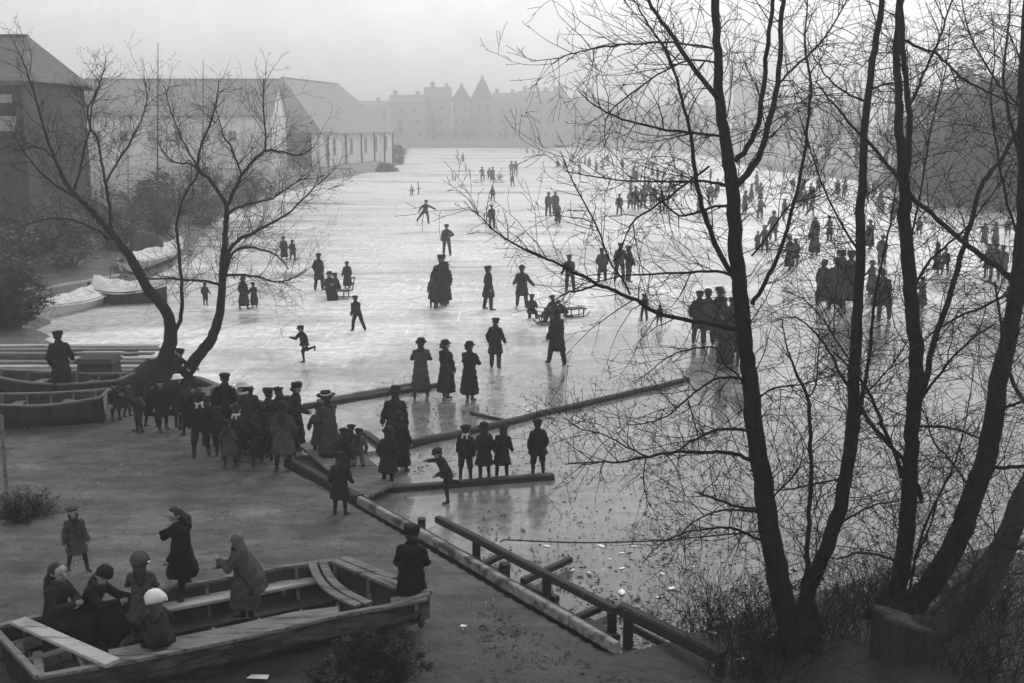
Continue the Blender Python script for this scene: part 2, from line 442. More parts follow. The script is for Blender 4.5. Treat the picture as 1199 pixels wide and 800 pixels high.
vs_ = scene.view_settings; vs_.view_transform = 'Standard'; vs_.look = 'None'; vs_.exposure = 0.42; vs_.gamma = 1; vs_.use_curve_mapping = False
HZ = MB(); HZ.box((0, 600, 17), (3000, 1500, 37))
hz = HZ.build('haze', None); tag(hz, kind='stuff')
hm = bpy.data.materials.new('haze'); hm.use_nodes = True
hn = hm.node_tree; 
for n in list(hn.nodes):
    if n.type == 'BSDF_PRINCIPLED': hn.nodes.remove(n)
pv = hn.nodes.new('ShaderNodeVolumePrincipled'); pv.inputs['Color'].default_value = (.97, .97, .97, 1)
pv.inputs['Density'].default_value = .0028; pv.inputs['Anisotropy'].default_value = .45
hn.links.new(pv.outputs[0], [n for n in hn.nodes if n.type == 'OUTPUT_MATERIAL'][0].inputs['Volume'])
hz.data.materials.append(hm)
# ------------------------------------------------------------------ buildings
def gable_building(name, c, rz, L_, W, eave, ridge, wall_m, roof_m, label, cat='building', group=None, hip=0.0, base=None,
                   wins=(), chim=(), over=.35, door=None, frame='wood_pale'):
    """ridge along local X. c = ground centre. heights above c.z. wins: (side, x, z, w, h) side 'f' (local -Y), 'b', 'l', 'r'"""
    root = empty(name, c, rz, label, cat, group)
    a, b = L_ / 2, W / 2
    mb = MB()
    g = hip
    vs = [(-a, -b, -1), (a, -b, -1), (a, b, -1), (-a, b, -1), (-a, -b, eave), (a, -b, eave), (a, b, eave), (-a, b, eave)]
    fs = [(0, 1, 5, 4), (1, 2, 6, 5), (2, 3, 7, 6), (3, 0, 4, 7), (4, 5, 6, 7)]
    mb.add(vs, fs)
    if hip == 0:
        for s in (-1, 1):
            x = s * a
            mb.add([(x, -b, eave), (x, b, eave), (x, 0, ridge - .1), (x - s * .3, -b, eave), (x - s * .3, b, eave), (x - s * .3, 0, ridge - .1)],
                   [(0, 1, 2), (3, 5, 4), (0, 2, 5, 3), (1, 4, 5, 2)])
    mb.build('wall', wall_m, root, local=True)
    rb = MB(); o = over; t = .22
    dz = (ridge - eave) / b * o
    for s in (-1, 1):
        e0 = Vector((-a - (o if not hip else o), s * (b + o), eave - dz)); e1 = Vector((a + o, s * (b + o), eave - dz))
        r0 = Vector((-a - o + hip, 0, ridge)); r1 = Vector((a + o - hip, 0, ridge))
        up = Vector((0, 0, t))
        # slight sag along the ridge: subdivide
        n = 8; vs = []
        for i in range(n + 1):
            k = i / n; sag = -.012 * L_ * .25 * math.sin(math.pi * k)
            for p in (e0.lerp(e1, k), r0.lerp(r1, k) + Vector((0, 0, sag))): vs += [p, p + up]
        fs = []
        for i in range(n):
            q = i * 4
            fs += [(q, q+4, q+6, q+2), (q+1, q+3, q+7, q+5), (q, q+1, q+5, q+4), (q+2, q+6, q+7, q+3)]
        fs += [(0, 2, 3, 1), (n*4, n*4+1, n*4+3, n*4+2)]
        rb.add(vs, fs)
    if hip:
        for s in (-1, 1):
            x = s * (a + o)
            rb.add([(x, -b - o, eave - dz + t), (x, b + o, eave - dz + t), (x - s * hip, 0, ridge + t)], [(0, 1, 2)])
    rb.beam((-a - o + hip, 0, ridge + t), (a + o - hip, 0, ridge + t), .3, .16)
    roof = rb.build('roof', roof_m, root, local=True)
    for (x, y, w_, h_) in chim:
        k = MB(); k.box((x, y, ridge + h_ / 2 - .6), (w_, w_ * .8, h_ + 1.2)); k.box((x, y, ridge + h_ + .08), (w_ * 1.2, w_, .18))
        for q in (-.25, .25): k.lathe([(.13, 0), (.11, .5)], 8, Matrix.Translation((x + q * w_, y, ridge + h_ + .15)))
        k.build('chimney', M['brick_dark'], roof, local=True)
    for (side, x, z, w_, h_) in wins:
        f = MB(); p = MB()
        def q(mb_, cx_, cz_, sx, sz, dep, off):
            if side in 'fb':
                s = -1 if side == 'f' else 1; mb_.box((cx_, s * (b + off), cz_), (sx, dep, sz))
            else:
                s = -1 if side == 'l' else 1; mb_.box((s * (a + off), cx_, cz_), (dep, sx, sz))
        q(f, x, z + h_ / 2 + .06, w_ + .24, .12, .12, .03); q(f, x, z - h_ / 2 - .06, w_ + .34, .12, .2, .05)
        q(f, x - w_ / 2 - .05, z, .1, h_, .1, .03); q(f, x + w_ / 2 + .05, z, .1, h_, .1, .03)
        q(f, x, z, .07, h_, .08, .025); q(f, x, z, w_, .06, .07, .025)
        q(p, x, z, w_, h_, .04, .012)
        fr = f.build('window', M[frame], root, local=True); p.build('pane', M['glass'], fr, local=True)
    if door:
        side, x, w_, h_ = door
        d = MB()
        s = {'f': -1, 'b': 1, 'l': -1, 'r': 1}[side]
        nb = max(3, int(w_ / .35))
        for i in range(nb):
            xx = x - w_ / 2 + (i + .5) * w_ / nb
            if side in 'fb': d.box((xx, s * (b + .05), h_ / 2), (w_ / nb - .02, .08, h_))
            else: d.box((s * (a + .05), xx, h_ / 2), (.08, w_ / nb - .02, h_))
        d.build('door', M['tar'], root, local=True)
    return root

def at(u, v, z=0): return G(u, v, z)
def zat(u, v, Y): return P(u, v, Y).z

# big dark gabled boatyard building, far left
Y = 62; x0 = P(-130, 100, Y).x; x1 = P(64, 100, Y).x
e = zat(40, 99, Y); r_ = zat(40, 47, Y)
b0 = gz((x0 + x1) / 2, Y)
shed = gable_building('boatyard_shed', ((x0 + x1) / 2, Y, b0), 0, x1 - x0, 8.5, e - b0, r_ - b0, M['tar'], M['roof_dark'],
   'tall dark tarred shed with a hipped tile roof at the far left edge', hip=1.6,
   frame='wood', wins=[('f', 2.0 - 2.1 * i, (e - b0) - 3.6, .9, .9) for i in range(3)],
   chim=[(-1.6, 0, .8, .9)])
hx, hy, he = (x1 - x0) / 2, 8.5 / 2, e - b0
for z, h, xe in ((he - .85, .42, .5), (he - 2.1, .75, .4)):
    m = MB(); xw = hx - xe
    for i in range(14):
        xx = xw - 1.1 * i
        if xx - 1.1 < -hx: break
        m.box((xx - .5, -hy - .04 - .004 * (i % 2), z + .02 * math.sin(i * 2)), (.98, .07, h - .05 * (i % 3)))
    m.build('pale_boarding', M['wood_pale'], shed, local=True)
# long pale range behind the left tree
Y = 150; xl = P(40, 160, Y).x; xr = P(318, 160, Y).x
e = zat(150, 134, Y); r_ = zat(150, 93, Y); b0 = gz((xl + xr) / 2, Y)
gable_building('maltings_range', ((xl + xr) / 2, Y + 5, b0), 0, xr - xl, 10, e - b0, r_ - b0, M['plaster'], M['roof'],
   'long low whitewashed range under a long slate roof behind the left tree',
   wins=[('f', -11 + 3.6 * i, (e - b0) * .58, .9, 1.2) for i in range(7)])
# the barn on the lake edge: pale side wall with dark windows, dark end
A = G(376, 199, .8); B = G(459, 189, .8)
d = (B - A); Lb = d.length; dn = d.normalized(); ang = math.atan2(d.y, d.x)
nrm = Vector((-dn.y, dn.x, 0))           # away from the lake (to the left)
Wb = 15.0
e = zat(376, 153, A.y) - .8; r_ = e + 7.4
cc = (A + B) / 2 + nrm * (Wb / 2); cc.z = .8
gable_building('waterside_barn', cc, ang, Lb, Wb, e, r_, M['plaster'], M['roof'],
   'large pale barn on the water edge with a high slate roof and narrow dark windows',
   hip=6.5, wins=[('f', -Lb / 2 + Lb * k, e * .56, 1.1, 2.3) for k in (.16, .38, .58, .74, .9)], door=('l', 2.2 - Wb / 2 + 1.2, 4.2, 5.4), over=.6)
# wooden posts along the barn wall
for k in (.05, .27, .48, .67, .83, .97):
    p = A.lerp(B, k) - nrm * .5
    mb = MB(); mb.beam((p.x, p.y, p.z - 1), (p.x, p.y, p.z + e - .3), .28, .28); mb.beam((p.x, p.y, p.z + e - .4), (p.x + nrm.x * .5, p.y + nrm.y * .5, p.z + e - .4), .2, .2)
    single(mb, 'wall_post', M['wood_dark'], p, 'slim dark upright post standing along the pale barn wall', 'post', 'posts along the barn wall')
# small gabled annexe in front of the barn end
Y = 165; xa = P(308, 190, Y).x; xb = P(356, 190, Y).x; b0 = .8
gable_building('barn_annexe', ((xa + xb) / 2, Y, b0), math.pi / 2, 9, xb - xa + 1.5, zat(330, 156, Y) - b0, zat(330, 131, Y) - b0, M['plaster'], M['roof'],
   'small pale gabled annexe between the left tree and the big barn', wins=[('l', .5, 2.6, .9, 1.1)])

# the town on the far shore
town = [  # u0,u1,vEave,vRidge,Y,style
 (458, 498, 120, 112, 372, 0), (498, 528, 116, 103, 380, 1), (530, 552, 118, 102, 384, 2), (552, 578, 116, 93, 388, 2),
 (578, 606, 121, 110, 376, 0), (606, 634, 120, 108, 374, 1), (634, 662, 118, 108, 370, 0), (662, 700, 128, 117, 372, 1), (700, 735, 130, 120, 380, 0),
 (735, 775, 134, 126, 378, 1), (775, 815, 132, 124, 390, 0), (815, 850, 134, 125, 392, 1), (905, 950, 132, 122, 400, 0), (950, 1000, 128, 118, 410, 1), (395, 456, 128, 119, 420, 0)]
tl = ['long plain brick terrace house nearest the barn across the lake', 'taller gabled house standing just left of the twin pointed roofs',
 'left and lower of the two steep pointed roofs on the far shore', 'right and higher of the two steep pointed roofs on the far shore',
 'hazy terrace house just right of the higher pointed roof', 'hazy terrace house with two chimney stacks in the middle of the far row',
 'hazy terrace house ending in a broad square chimney block', 'lower hazy house right of the broad square chimney block', 'low hazy house first behind the hanging twigs',
 'low hazy house second behind the hanging twigs', 'low hazy house left of the main dark trunk', 'low hazy house next left of the church tower',
 'hazy house next right of the church tower', 'hazy house well right of the church tower among bare trees', 'faint house roof showing above the barn roof end']
for (u0, u1, ve, vr, Y, st), lb in zip(town, tl):
    xa, xb = P(u0, 150, Y).x, P(u1, 150, Y).x; b0 = gz((xa + xb) / 2, Y)
    e = zat((u0 + u1) / 2, ve, Y) - b0; r_ = zat((u0 + u1) / 2, vr, Y) - b0; Lx = xb - xa - .15
    ws = []
    nw = max(2, int(Lx / 4.6))
    for fl in range(3):
        for i in range(nw): ws.append(('f', -Lx / 2 + (i + .5 + .22 * math.sin(u0 + i * 2.1 + fl)) * Lx / nw, e * (.22 + .29 * fl), 1.0, 1.4))
    ch = {0: [(-Lx * .36, 0, 1.3, 1.3), (Lx * .3, 0, 1.3, 1.1)], 1: [(-Lx * .2, 0, 1.3, 1.6), (Lx * .36, 0, 1.2, 1.2)], 2: [(0, 0, 1.0, .9)]}[st]
    if st == 2:   # gable end to the lake
        gable_building('gabled_house', ((xa + xb) / 2, Y, b0), 0, Lx, 9, e, r_, M['brick'], M['roof_dark'], lb, 'house', 'houses across the lake', hip=Lx * .47, wins=ws, chim=ch, frame='brick')
    else:
        gable_building('terrace_house', ((xa + xb) / 2, Y, b0), 0, Lx, 9, e, r_, M['brick'], M['roof'], lb, 'house', 'houses across the lake', wins=ws, chim=ch, frame='brick')
Y = 369; xx = P(653, 110, Y).x; b0 = 1.2
mb = MB(); mb.box((xx, Y - 5.5, (b0 + zat(653, 103, Y)) / 2), (P(659, 0, Y).x - P(647, 0, Y).x, 3, zat(653, 103, Y) - b0)); mb.box((xx, Y - 5.5, zat(653, 103, Y) + .15), (P(660, 0, Y).x - P(646, 0, Y).x, 3.5, .5))
single(mb, 'chimney_stack', M['brick_dark'], (xx, Y, b0), 'broad square brick chimney block rising above the far terrace', 'chimney')
# embankment along the far shore
pa, pb = P(455, 168, 362), P(880, 168, 366); mb = MB()
nseg = 40
for i in range(nseg):
    p = pa.lerp(pb, i / nseg); q = pa.lerp(pb, (i + 1) / nseg)
    mb.box(((p.x + q.x) / 2, (p.y + q.y) / 2, 1.0), (q.x - p.x - .03, .8, 2.6)); mb.box(((p.x + q.x) / 2, (p.y + q.y) / 2, 2.4), (q.x - p.x - .03, 1.0, .22))
single(mb, 'embankment_wall', M['flint'], ((pa.x + pb.x) / 2, pa.y, 0), 'long low stone embankment wall running along the far shore', 'wall')
# church tower
Y = 450; xa, xb = P(861, 120, Y).x, P(888, 120, Y).x; zt = zat(874, 103, Y); wd = xb - xa
root = empty('church_tower', ((xa + xb) / 2, Y, 1.2), 0, 'square stone church tower with corner turrets between the dark trunk limbs', 'church tower')
mb = MB(); mb.box((0, 0, zt / 2), (wd, wd, zt + 2)); mb.box((0, 0, zt * .55), (wd + .5, wd + .5, .5)); mb.box((0, 0, zt * .82), (wd + .4, wd + .4, .4)); mb.build('shaft', M['flint'], root, local=True)
mb = MB()
for s in (-1, 1):
    for t in (-1, 1): mb.box((s * wd * .36, t * wd * .36, zt + 1.9), (wd * .3, wd * .3, 3.0))
    for i in range(3):
        mb.box((-wd * .12 + i * wd * .12, s * wd * .46, zt + 1.2), (wd * .07, wd * .06, 1.2)); mb.box((s * wd * .46, -wd * .12 + i * wd * .12, zt + 1.2), (wd * .06, wd * .07, 1.2))
mb.build('parapet', M['flint'], root, local=True)
mb = MB()
for x in (-.13, .13): mb.box((x * wd, -wd / 2 - .03, zt * .7), (wd * .13, .1, zt * .16))
mb.build('belfry_opening', M['void'], root, local=True)

# ------------------------------------------------------------------ trees
trng = random.Random(21)
def catmull(pts, k=4):
    """pts: list of (Vector, r)"""
    out = []
    n = len(pts)
    for i in range(n - 1):
        p0 = pts[max(i-1, 0)]; p1 = pts[i]; p2 = pts[i+1]; p3 = pts[min(i+2, n-1)]
        for j in range(k):
            t = j / k; t2 = t * t; t3 = t2 * t
            v = .5 * ((2 * p1[0]) + (p2[0] - p0[0]) * t + (2*p0[0] - 5*p1[0] + 4*p2[0] - p3[0]) * t2 + (3*p1[0] - p0[0] - 3*p2[0] + p3[0]) * t3)
            out.append((v, p1[1] + (p2[1] - p1[1]) * t))
    out.append(pts[-1]); return out
def rand_perp(d):
    while True:
        v = Vector((trng.gauss(0, 1), trng.gauss(0, 1), trng.gauss(0, 1)))
        v = v - d * v.dot(d)
        if v.length > .1: return v.normalized()
def twig(mb, p, d, L_, r, lev, up=.05, wander=.16, droop=0.0, dens=1.0):
    n = max(3, min(7, int(L_ / .16)))
    pts = [Vector(p)]; rad = [r]; dirs = [d.copy()]
    step = L_ / n; bend = rand_perp(d) * trng.uniform(0, .3)
    for i in range(n):
        d = (d + Vector((trng.gauss(0, wander), trng.gauss(0, wander), trng.gauss(0, wander) + up - droop * i / n)) + bend).normalized()
        pts.append(pts[-1] + d * step); rad.append(max(.0028, r * (1 - .8 * (i + 1) / n))); dirs.append(d.copy())
    mb.tube(pts, rad, 4 if r > .008 else 3, cap=False)
    if lev <= 0: return
    k = max(1, int(dens * L_ / (.17 if lev == 1 else .22)))
    for i in range(k):
        t = trng.uniform(.15, .98) * n; j = min(int(t), n - 1)
        q = pts[j].lerp(pts[j+1], t - j)
        a = R(trng.uniform(28, 68)); nd = (dirs[j] * math.cos(a) + rand_perp(dirs[j]) * math.sin(a)).normalized()
        twig(mb, q, nd, L_ * trng.uniform(.25, .62) * (1 - .35 * t / n), max(.003, min(r * .62, rad[j] * .8)), lev - 1, up, wander, droop, dens)
def sprout(mb, path, every, lmin, lmax, lev, r0=.011, start=.15, up=.06, droop=0.0, dens=1.0, up0=.25):
    """throw twigs off a limb path [(Vector, r)]"""
    acc = trng.uniform(0, every)
    tot = sum((path[i+1][0] - path[i][0]).length for i in range(len(path)-1)); run = 0
    for i in range(len(path) - 1):
        a, b = path[i], path[i+1]; s = (b[0] - a[0]).length
        if s < 1e-6: continue
        d = (b[0] - a[0]).normalized(); acc += s; run += s
        while acc > every:
            acc -= every
            if run / tot < start: continue
            q = a[0].lerp(b[0], trng.random()); ang = R(trng.uniform(30, 75))
            nd = (d * math.cos(ang) + rand_perp(d) * math.sin(ang) + Vector((0, 0, up0))).normalized()
            k = 1 - .45 * run / tot
            twig(mb, q, nd, trng.uniform(lmin, lmax) * k, min(r0 * trng.uniform(.6, 1.2), max(a[1] * .7, .004)), lev, up, .15, droop, dens)

def traced(pts, Y, y0, y1, kk=4):
    """pts (u, v, r_px) traced on the photo, hung at depth Y + y0..y1"""
    n = len(pts); out = []
    for i, (u, v, r) in enumerate(pts):
        yy = Y + y0 + (y1 - y0) * (i / max(1, n - 1)) ** 1.3
        out.append((P(u, v, yy), max(.004, .57 * r * yy / FPX)))
    path = catmull(out, kk)
    # natural irregularity
    res = []
    for i, (p, r) in enumerate(path):
        j = .34 * min(r, .03) + .004
        res.append((p + Vector((trng.uniform(-j, j), trng.uniform(-j, j), trng.uniform(-j, j))) if 0 < i < len(path) - 1 else p, r))
    return res

def make_tree(name, label, base_uv, trunk, limbs, twigspec, group=None, bark='bark', Yover=None):
    g = GL(*base_uv); Y = Yover or g.y
    root = empty(name, (g.x, g.y, g.z), 0, label, 'tree', group)
    paths = []
    mb = MB()
    tp = traced(trunk[0], Y, *trunk[1])
    foot = tp[0][0]; low = Vector((foot.x, foot.y, gz(foot.x, foot.y) - .25))
    if foot.z > low.z: tp = [(low, tp[0][1] * 1.35), (low.lerp(foot, .45), tp[0][1] * 1.12)] + tp
    mb.tube([p for p, r in tp], [r for p, r in tp], 16, rough=.15)
    # root flare
    for k in range(5):
        a = 2 * math.pi * k / 5 + .4; rr = tp[0][1]
        mb.tube([low + Vector((0, 0, .7)), low + Vector((math.cos(a) * rr * .8, math.sin(a) * rr * .8, .36)), low + Vector((math.cos(a) * rr * 1.9, math.sin(a) * rr * 1.8, .12))], [rr * .5, rr * .42, rr * .18], 7, rough=.2)
    mb.build('trunk', M[bark], root, smooth=True)
    paths.append((tp, 'trunk'))
    for pts, dep in limbs:
        lp = traced(pts, Y, *dep); m2 = MB()
        m2.tube([p for p, r in lp], [r for p, r in lp], 10 if lp[0][1] > .05 else 7, rough=.12 if lp[0][1] > .04 else 0)
        m2.build('limb', M[bark], root, smooth=True)
        paths.append((lp, 'limb'))
    tw = MB()
    for p, kind in paths: twigspec(tw, p, kind)
    tw.build('twigs', M['twig'], root)
    return root

# --- right-hand trees
T1Y = GL(930, 757).y
trunk1 = ([(934, 762, 33), (917, 705, 26), (906, 650, 23.5), (899, 605, 22), (891, 550, 20.5), (884, 500, 19), (877, 440, 17.5), (872, 400, 16.8), (866, 340, 15.5), (862, 300, 15), (858, 235, 14.2), (853, 190, 13), (847, 150, 11), (842, 110, 9.5), (840, 60, 8.6), (838, 10, 8), (835, -60, 7), (830, -150, 5), (828, -260, 2.5)], (0, .5))
limbs1 = [
 ([(863, 217, 7), (888, 185, 6.5), (900, 140, 6), (911, 98, 5.5), (914, 35, 5), (918, -10, 4.5), (924, -90, 3)], (0, .9)),
 ([(861, 190, 6), (881, 164, 5.8), (892, 119, 5.2), (899, 52, 4.6), (905, 0, 4), (912, -80, 2.6)], (0, -.8)),
 ([(840, 115, 5.5), (815, 84, 5), (794, 52, 4.4), (780, 33, 4), (758, 0, 3.4), (735, -40, 2)], (0, .7)),
 ([(911, 98, 2.6), (937, 73, 2.4), (965, 45, 2), (990, 3, 1.4), (1000, -30, .8)], (.4, 1.6)),
 ([(866, 335, 6), (839, 291, 5.6), (825, 250, 5), (816, 213, 4.6), (810, 170, 4), (806, 147, 3.6), (796, 105, 3), (782, 63, 2.6), (760, 30, 1.8), (742, 0, 1)], (0, -1.2)),
 ([(881, 357, 5), (897, 328, 4.6), (913, 297, 4.2), (930, 236, 3.8), (941, 187, 3.2), (948, 122, 3), (949, 100, 2.8), (942, 52, 2.2), (945, 10, 1.4), (948, -40, .8)], (0, .9)),
 ([(864, 327, 3.2), (840, 318, 3), (792, 320, 2.4), (740, 322, 1.8), (700, 330, 1)], (0, -.9)),
 ([(853, 217, 3.2), (826, 213, 2.8), (795, 213, 2.3), (740, 212, 1.7), (688, 206, 1.3), (660, 200, .7)], (0, 1.5)),
 ([(859, 240, 3.2), (838, 242, 2.8), (812, 250, 2.6), (794, 252, 2.2), (777, 236, 1.7), (775, 213, 1.1), (785, 190, .7)], (0, -.6)),
 ([(868, 386, 4.8), (825, 378, 4.6), (775, 369, 4.4), (746, 352, 4.2), (720, 341, 3.9), (700, 333, 3.6), (661, 313, 3), (635, 301, 2.6), (606, 288, 2.2), (580, 271, 1.6), (560, 252, 1.1), (543, 236, .7)], (0, -1.6)),
 ([(700, 333, 2.4), (680, 340, 2.1), (664, 343, 1.7), (648, 353, 1.0)], (-1.3, -1.6)),
 ([(853, 150, 2.4), (843, 159, 3), (812, 156, 2.8), (780, 152, 2.6), (738, 143, 2.2), (704, 128, 1.7), (688, 117, 1.2), (676, 106, .7)], (.3, -1.0)),
 ([(843, 58, 2), (800, 51, 2), (776, 50, 2.2), (736, 52, 1.9), (700, 56, 1.7), (674, 62, 1.4), (648, 69, 1), (622, 72, .6)], (.4, -1.2)),
 ([(842, 75, 2), (812, 70, 2), (780, 82, 1.8), (738, 111, 1.7), (712, 134, 1.4), (708, 160, .9), (712, 176, .6)], (.3, -1.5)),
 ([(830, 195, 2.4), (805, 214, 2.4), (780, 233, 2.4), (745, 257, 2.0), (735, 272, 1.7), (727, 290, 1.2), (718, 312, .7)], (-.4, -1.5)),
 ([(738, 345, 2.2), (728, 326, 2.1), (714, 306, 2), (700, 267, 1.8), (679, 228, 1.5), (665, 199, 1.1), (655, 176, .6)], (-1.2, -1.9)),
 ([(884, 541, 4.8), (866, 533, 4.4), (846, 530, 4), (815, 529, 3.6), (787, 530, 3.2), (760, 535, 3), (725, 541, 2.4), (695, 541, 1.9), (662, 544, 1.2)], (0, -2.0)),
 ([(760, 536, 2), (735, 524, 1.8), (708, 509, 1.5), (680, 502, 1.2), (655, 484, .8), (640, 470, .5)], (-1.4, -2.3)),
 ([(880, 506, 3.8), (862, 503, 3.4), (838, 504, 3), (812, 516, 2.4), (795, 527, 1.8), (778, 536, 1.2)], (0, -1.2)),
 ([(876, 444, 3), (850, 442, 2.8), (838, 444, 2.6), (818, 456, 2.3), (800, 472, 2), (780, 488, 1.7), (755, 496, 1.3), (730, 498, .7)], (0, -1.7)),
 ([(806, 470, 1.6), (812, 492, 1.5), (817, 512, 1.2), (819, 530, .8)], (-1.2, -1.3)),
 ([(875, 462, 3), (868, 444, 2.6), (848, 425, 2.3), (838, 408, 2), (815, 408, 1.7), (786, 416, 1.4), (760, 436, 1.1), (742, 447, .6)], (0, 1.3)),
 ([(889, 598, 3.8), (868, 594, 3.4), (845, 587, 2.8), (828, 581, 2.4), (814, 576, 1.6)], (0, -1.1)),
 ([(889, 600, 2.8), (866, 597, 2.5), (840, 599, 2.2), (818, 608, 1.7), (800, 622, 1.2), (788, 640, .7)], (0, -1.5)),
 ([(890, 632, 3.6), (876, 626, 3.2), (855, 618, 2.8), (835, 619, 2.3), (800, 624, 1.8), (770, 640, 1.3), (752, 660, .8)], (0, -1.6)),
 ([(756, 533, 1.5), (754, 556, 1.3), (756, 580, 1.1), (764, 596, .9), (780, 606, .6)], (-1.3, -1.3)),
 ([(880, 300, 2), (905, 268, 2), (925, 240, 1.6), (950, 232, 1.2), (975, 222, .7)], (0, -1.2)),
 ([(885, 470, 2), (905, 455, 2), (940, 450, 1.6), (975, 440, 1), (1005, 436, .6)], (0, -1.5)),
 ([(897, 590, 2.2), (915, 572, 2), (933, 552, 1.6), (940, 530, 1), (938, 505, .6)], (0, -.8))]
def tw_right(mb, p, kind):
    big = p[0][1] > .035
    if kind == 'trunk': sprout(mb, p, .12, .8, 2.3, 3, .0085, .08, .03, .04, .85, .0)
    else: sprout(mb, p, .105 if not big else .125, .5, 1.6, 2, .008, .08, .03, .05, .95, .08)
make_tree('lakeside_tree', 'tall dark bare tree with a leaning main trunk nearest the railing', (930, 760), trunk1, limbs1, tw_right, 'bare trees on the near bank')
trunk1b = ([(946, 735, 20), (940, 715, 17), (950, 682, 16), (966, 646, 15.5), (978, 612, 15), (987, 580, 14.6), (993, 540, 14), (998, 490, 13), (1000, 437, 12.5), (1003, 387, 11.5), (1006, 333, 10.5), (1007, 262, 9.5), (1009, 215, 8.6), (1011, 175, 8), (1018, 98, 7), (1026, 45, 6.2), (1033, 0, 5.6), (1042, -70, 4), (1048, -160, 2)], (0, .9))
limbs1b = [
 ([(938, 690, 6.5), (945, 668, 6), (946, 646, 5.5), (948, 600, 5), (950, 550, 4.6), (948, 500, 4.2), (946, 466, 4), (933, 441, 3), (926, 420, 2.4), (920, 400, 1.6), (914, 370, .9)], (-.1, -.9)),
 ([(998, 540, 5), (1004, 500, 4.6), (1012, 450, 4.2), (1020, 400, 3.6), (1024, 350, 3), (1034, 300, 2.4), (1045, 250, 1.8), (1052, 200, 1)], (0, 1.2)),
 ([(946, 466, 2), (955, 452, 1.8), (958, 420, 1.4), (960, 385, .8)], (-.5, -.8)),
 ([(1009, 300, 2.6), (985, 262, 2.4), (965, 222, 2), (950, 180, 1.6), (938, 140, 1.1), (930, 110, .6)], (0, -1)),
 ([(1011, 118, 2.6), (990, 108, 2.2), (970, 92, 1.7), (955, 70, 1.1), (945, 45, .7)], (0, -1)),
 ([(1016, 105, 2.2), (1040, 98, 2), (1068, 92, 1.5), (1100, 70, .8)], (0, -.9)),
 ([(990, 560, 2.5), (960, 565, 2.3), (930, 572, 1.8), (905, 574, 1.2)], (0, -.8)),
 ([(975, 620, 2.5), (1005, 600, 2.3), (1030, 590, 2), (1056, 586, 1.5), (1090, 575, 1)], (0, -.7)),
 ([(1001, 430, 2.2), (980, 400, 2), (962, 372, 1.6), (940, 350, 1.1), (915, 340, .6)], (0, -1.2)),
 ([(996, 470, 2), (1020, 455, 2), (1050, 420, 1.5), (1065, 395, .9)], (0, -1.2))]
make_tree('lakeside_tree', 'slimmer bare tree curving up right beside the main leaning trunk', (946, 738), trunk1b, limbs1b, tw_right, 'bare trees on the near bank')
trunk2 = ([(1040, 722, 24), (1050, 695, 19), (1057, 655, 17.5), (1062, 613, 17), (1065, 570, 16.4), (1066, 530, 16), (1069, 490, 15.6), (1071, 455, 15.2), (1073, 416, 14.6), (1069, 375, 14.2), (1066, 340, 14), (1062, 292, 13.4), (1059, 250, 12.6), (1060, 222, 11.2), (1055, 175, 9.6), (1053, 140, 8.8), (1053, 105, 8), (1050, 60, 7.4), (1053, 0, 6.6), (1056, -80, 5), (1060, -170, 2.5)], (0, .6))
limbs2 = [
 ([(1061, 215, 7), (1064, 165, 6.4), (1064, 125, 6), (1059, 80, 5.4), (1056, 35, 5), (1058, -20, 4), (1066, -90, 2)], (0, -.5)),
 ([(1073, 480, 7.5), (1082, 450, 7), (1091, 408, 6.6), (1105, 366, 6.2), (1118, 325, 5.8), (1130, 285, 5.4), (1141, 245, 5), (1152, 212, 4.6), (1175, 182, 4), (1199, 140, 3.4), (1225, 90, 2)], (0, 1.2)),
 ([(1064, 128, 3.2), (1076, 100, 3), (1088, 72, 2.6), (1100, 45, 2.2), (1115, 0, 1.6), (1125, -35, 1)], (0, -.9)),
 ([(1056, 45, 3), (1075, 55, 3), (1095, 63, 2.8), (1112, 78, 2.6), (1130, 94, 2.4), (1165, 112, 2), (1199, 128, 1.5), (1240, 140, .8)], (0, -1.1)),
 ([(1070, 560, 4.5), (1080, 588, 5), (1062, 545, 5), (1045, 525, 4.8), (1028, 505, 4.4), (1012, 485, 4.2), (1000, 462, 3.8), (985, 440, 3.2), (970, 410, 2.6), (950, 385, 2), (930, 370, 1.2)], (.2, -1.0)),
 ([(1056, 560, 5), (1052, 540, 4.8), (1040, 515, 4.4), (1030, 490, 4), (1020, 465, 3.4), (1008, 445, 3), (990, 425, 2.2), (975, 412, 1.4)], (0, -.9)),
 ([(1076, 470, 3.2), (1090, 452, 3), (1115, 420, 2.6), (1140, 395, 2), (1165, 380, 1.2)], (0, -1)),
 ([(1075, 500, 3), (1105, 500, 3), (1135, 508, 2.4), (1160, 520, 1.6)], (0, -.8)),
 ([(1066, 345, 3), (1085, 310, 3), (1105, 290, 2.6), (1130, 268, 2), (1160, 230, 1.4), (1185, 190, .8)], (0, -1)),
 ([(1062, 300, 2.4), (1075, 240, 2.2), (1085, 180, 2), (1095, 130, 1.7), (1108, 80, 1.3), (1112, 30, .9)], (0, .9)),
 ([(1055, 660, 3.2), (1030, 650, 3), (1005, 648, 2.6), (980, 655, 2)], (0, -.6)),
 ([(1066, 690, 3.2), (1075, 640, 3), (1090, 600, 2.6), (1110, 560, 2.2), (1125, 520, 1.8), (1135, 470, 1.2), (1140, 430, .7)], (-.1, -.8)),
 ([(1060, 690, 2.6), (1072, 655, 2.4), (1088, 620, 2.1), (1100, 580, 1.7), (1125, 540, 1.2), (1155, 510, .7)], (-.2, -1))]
make_tree('lakeside_tree', 'straight bare tree with a forked double stem standing behind the hewn block', (1042, 724), trunk2, limbs2, tw_right, 'bare trees on the near bank')
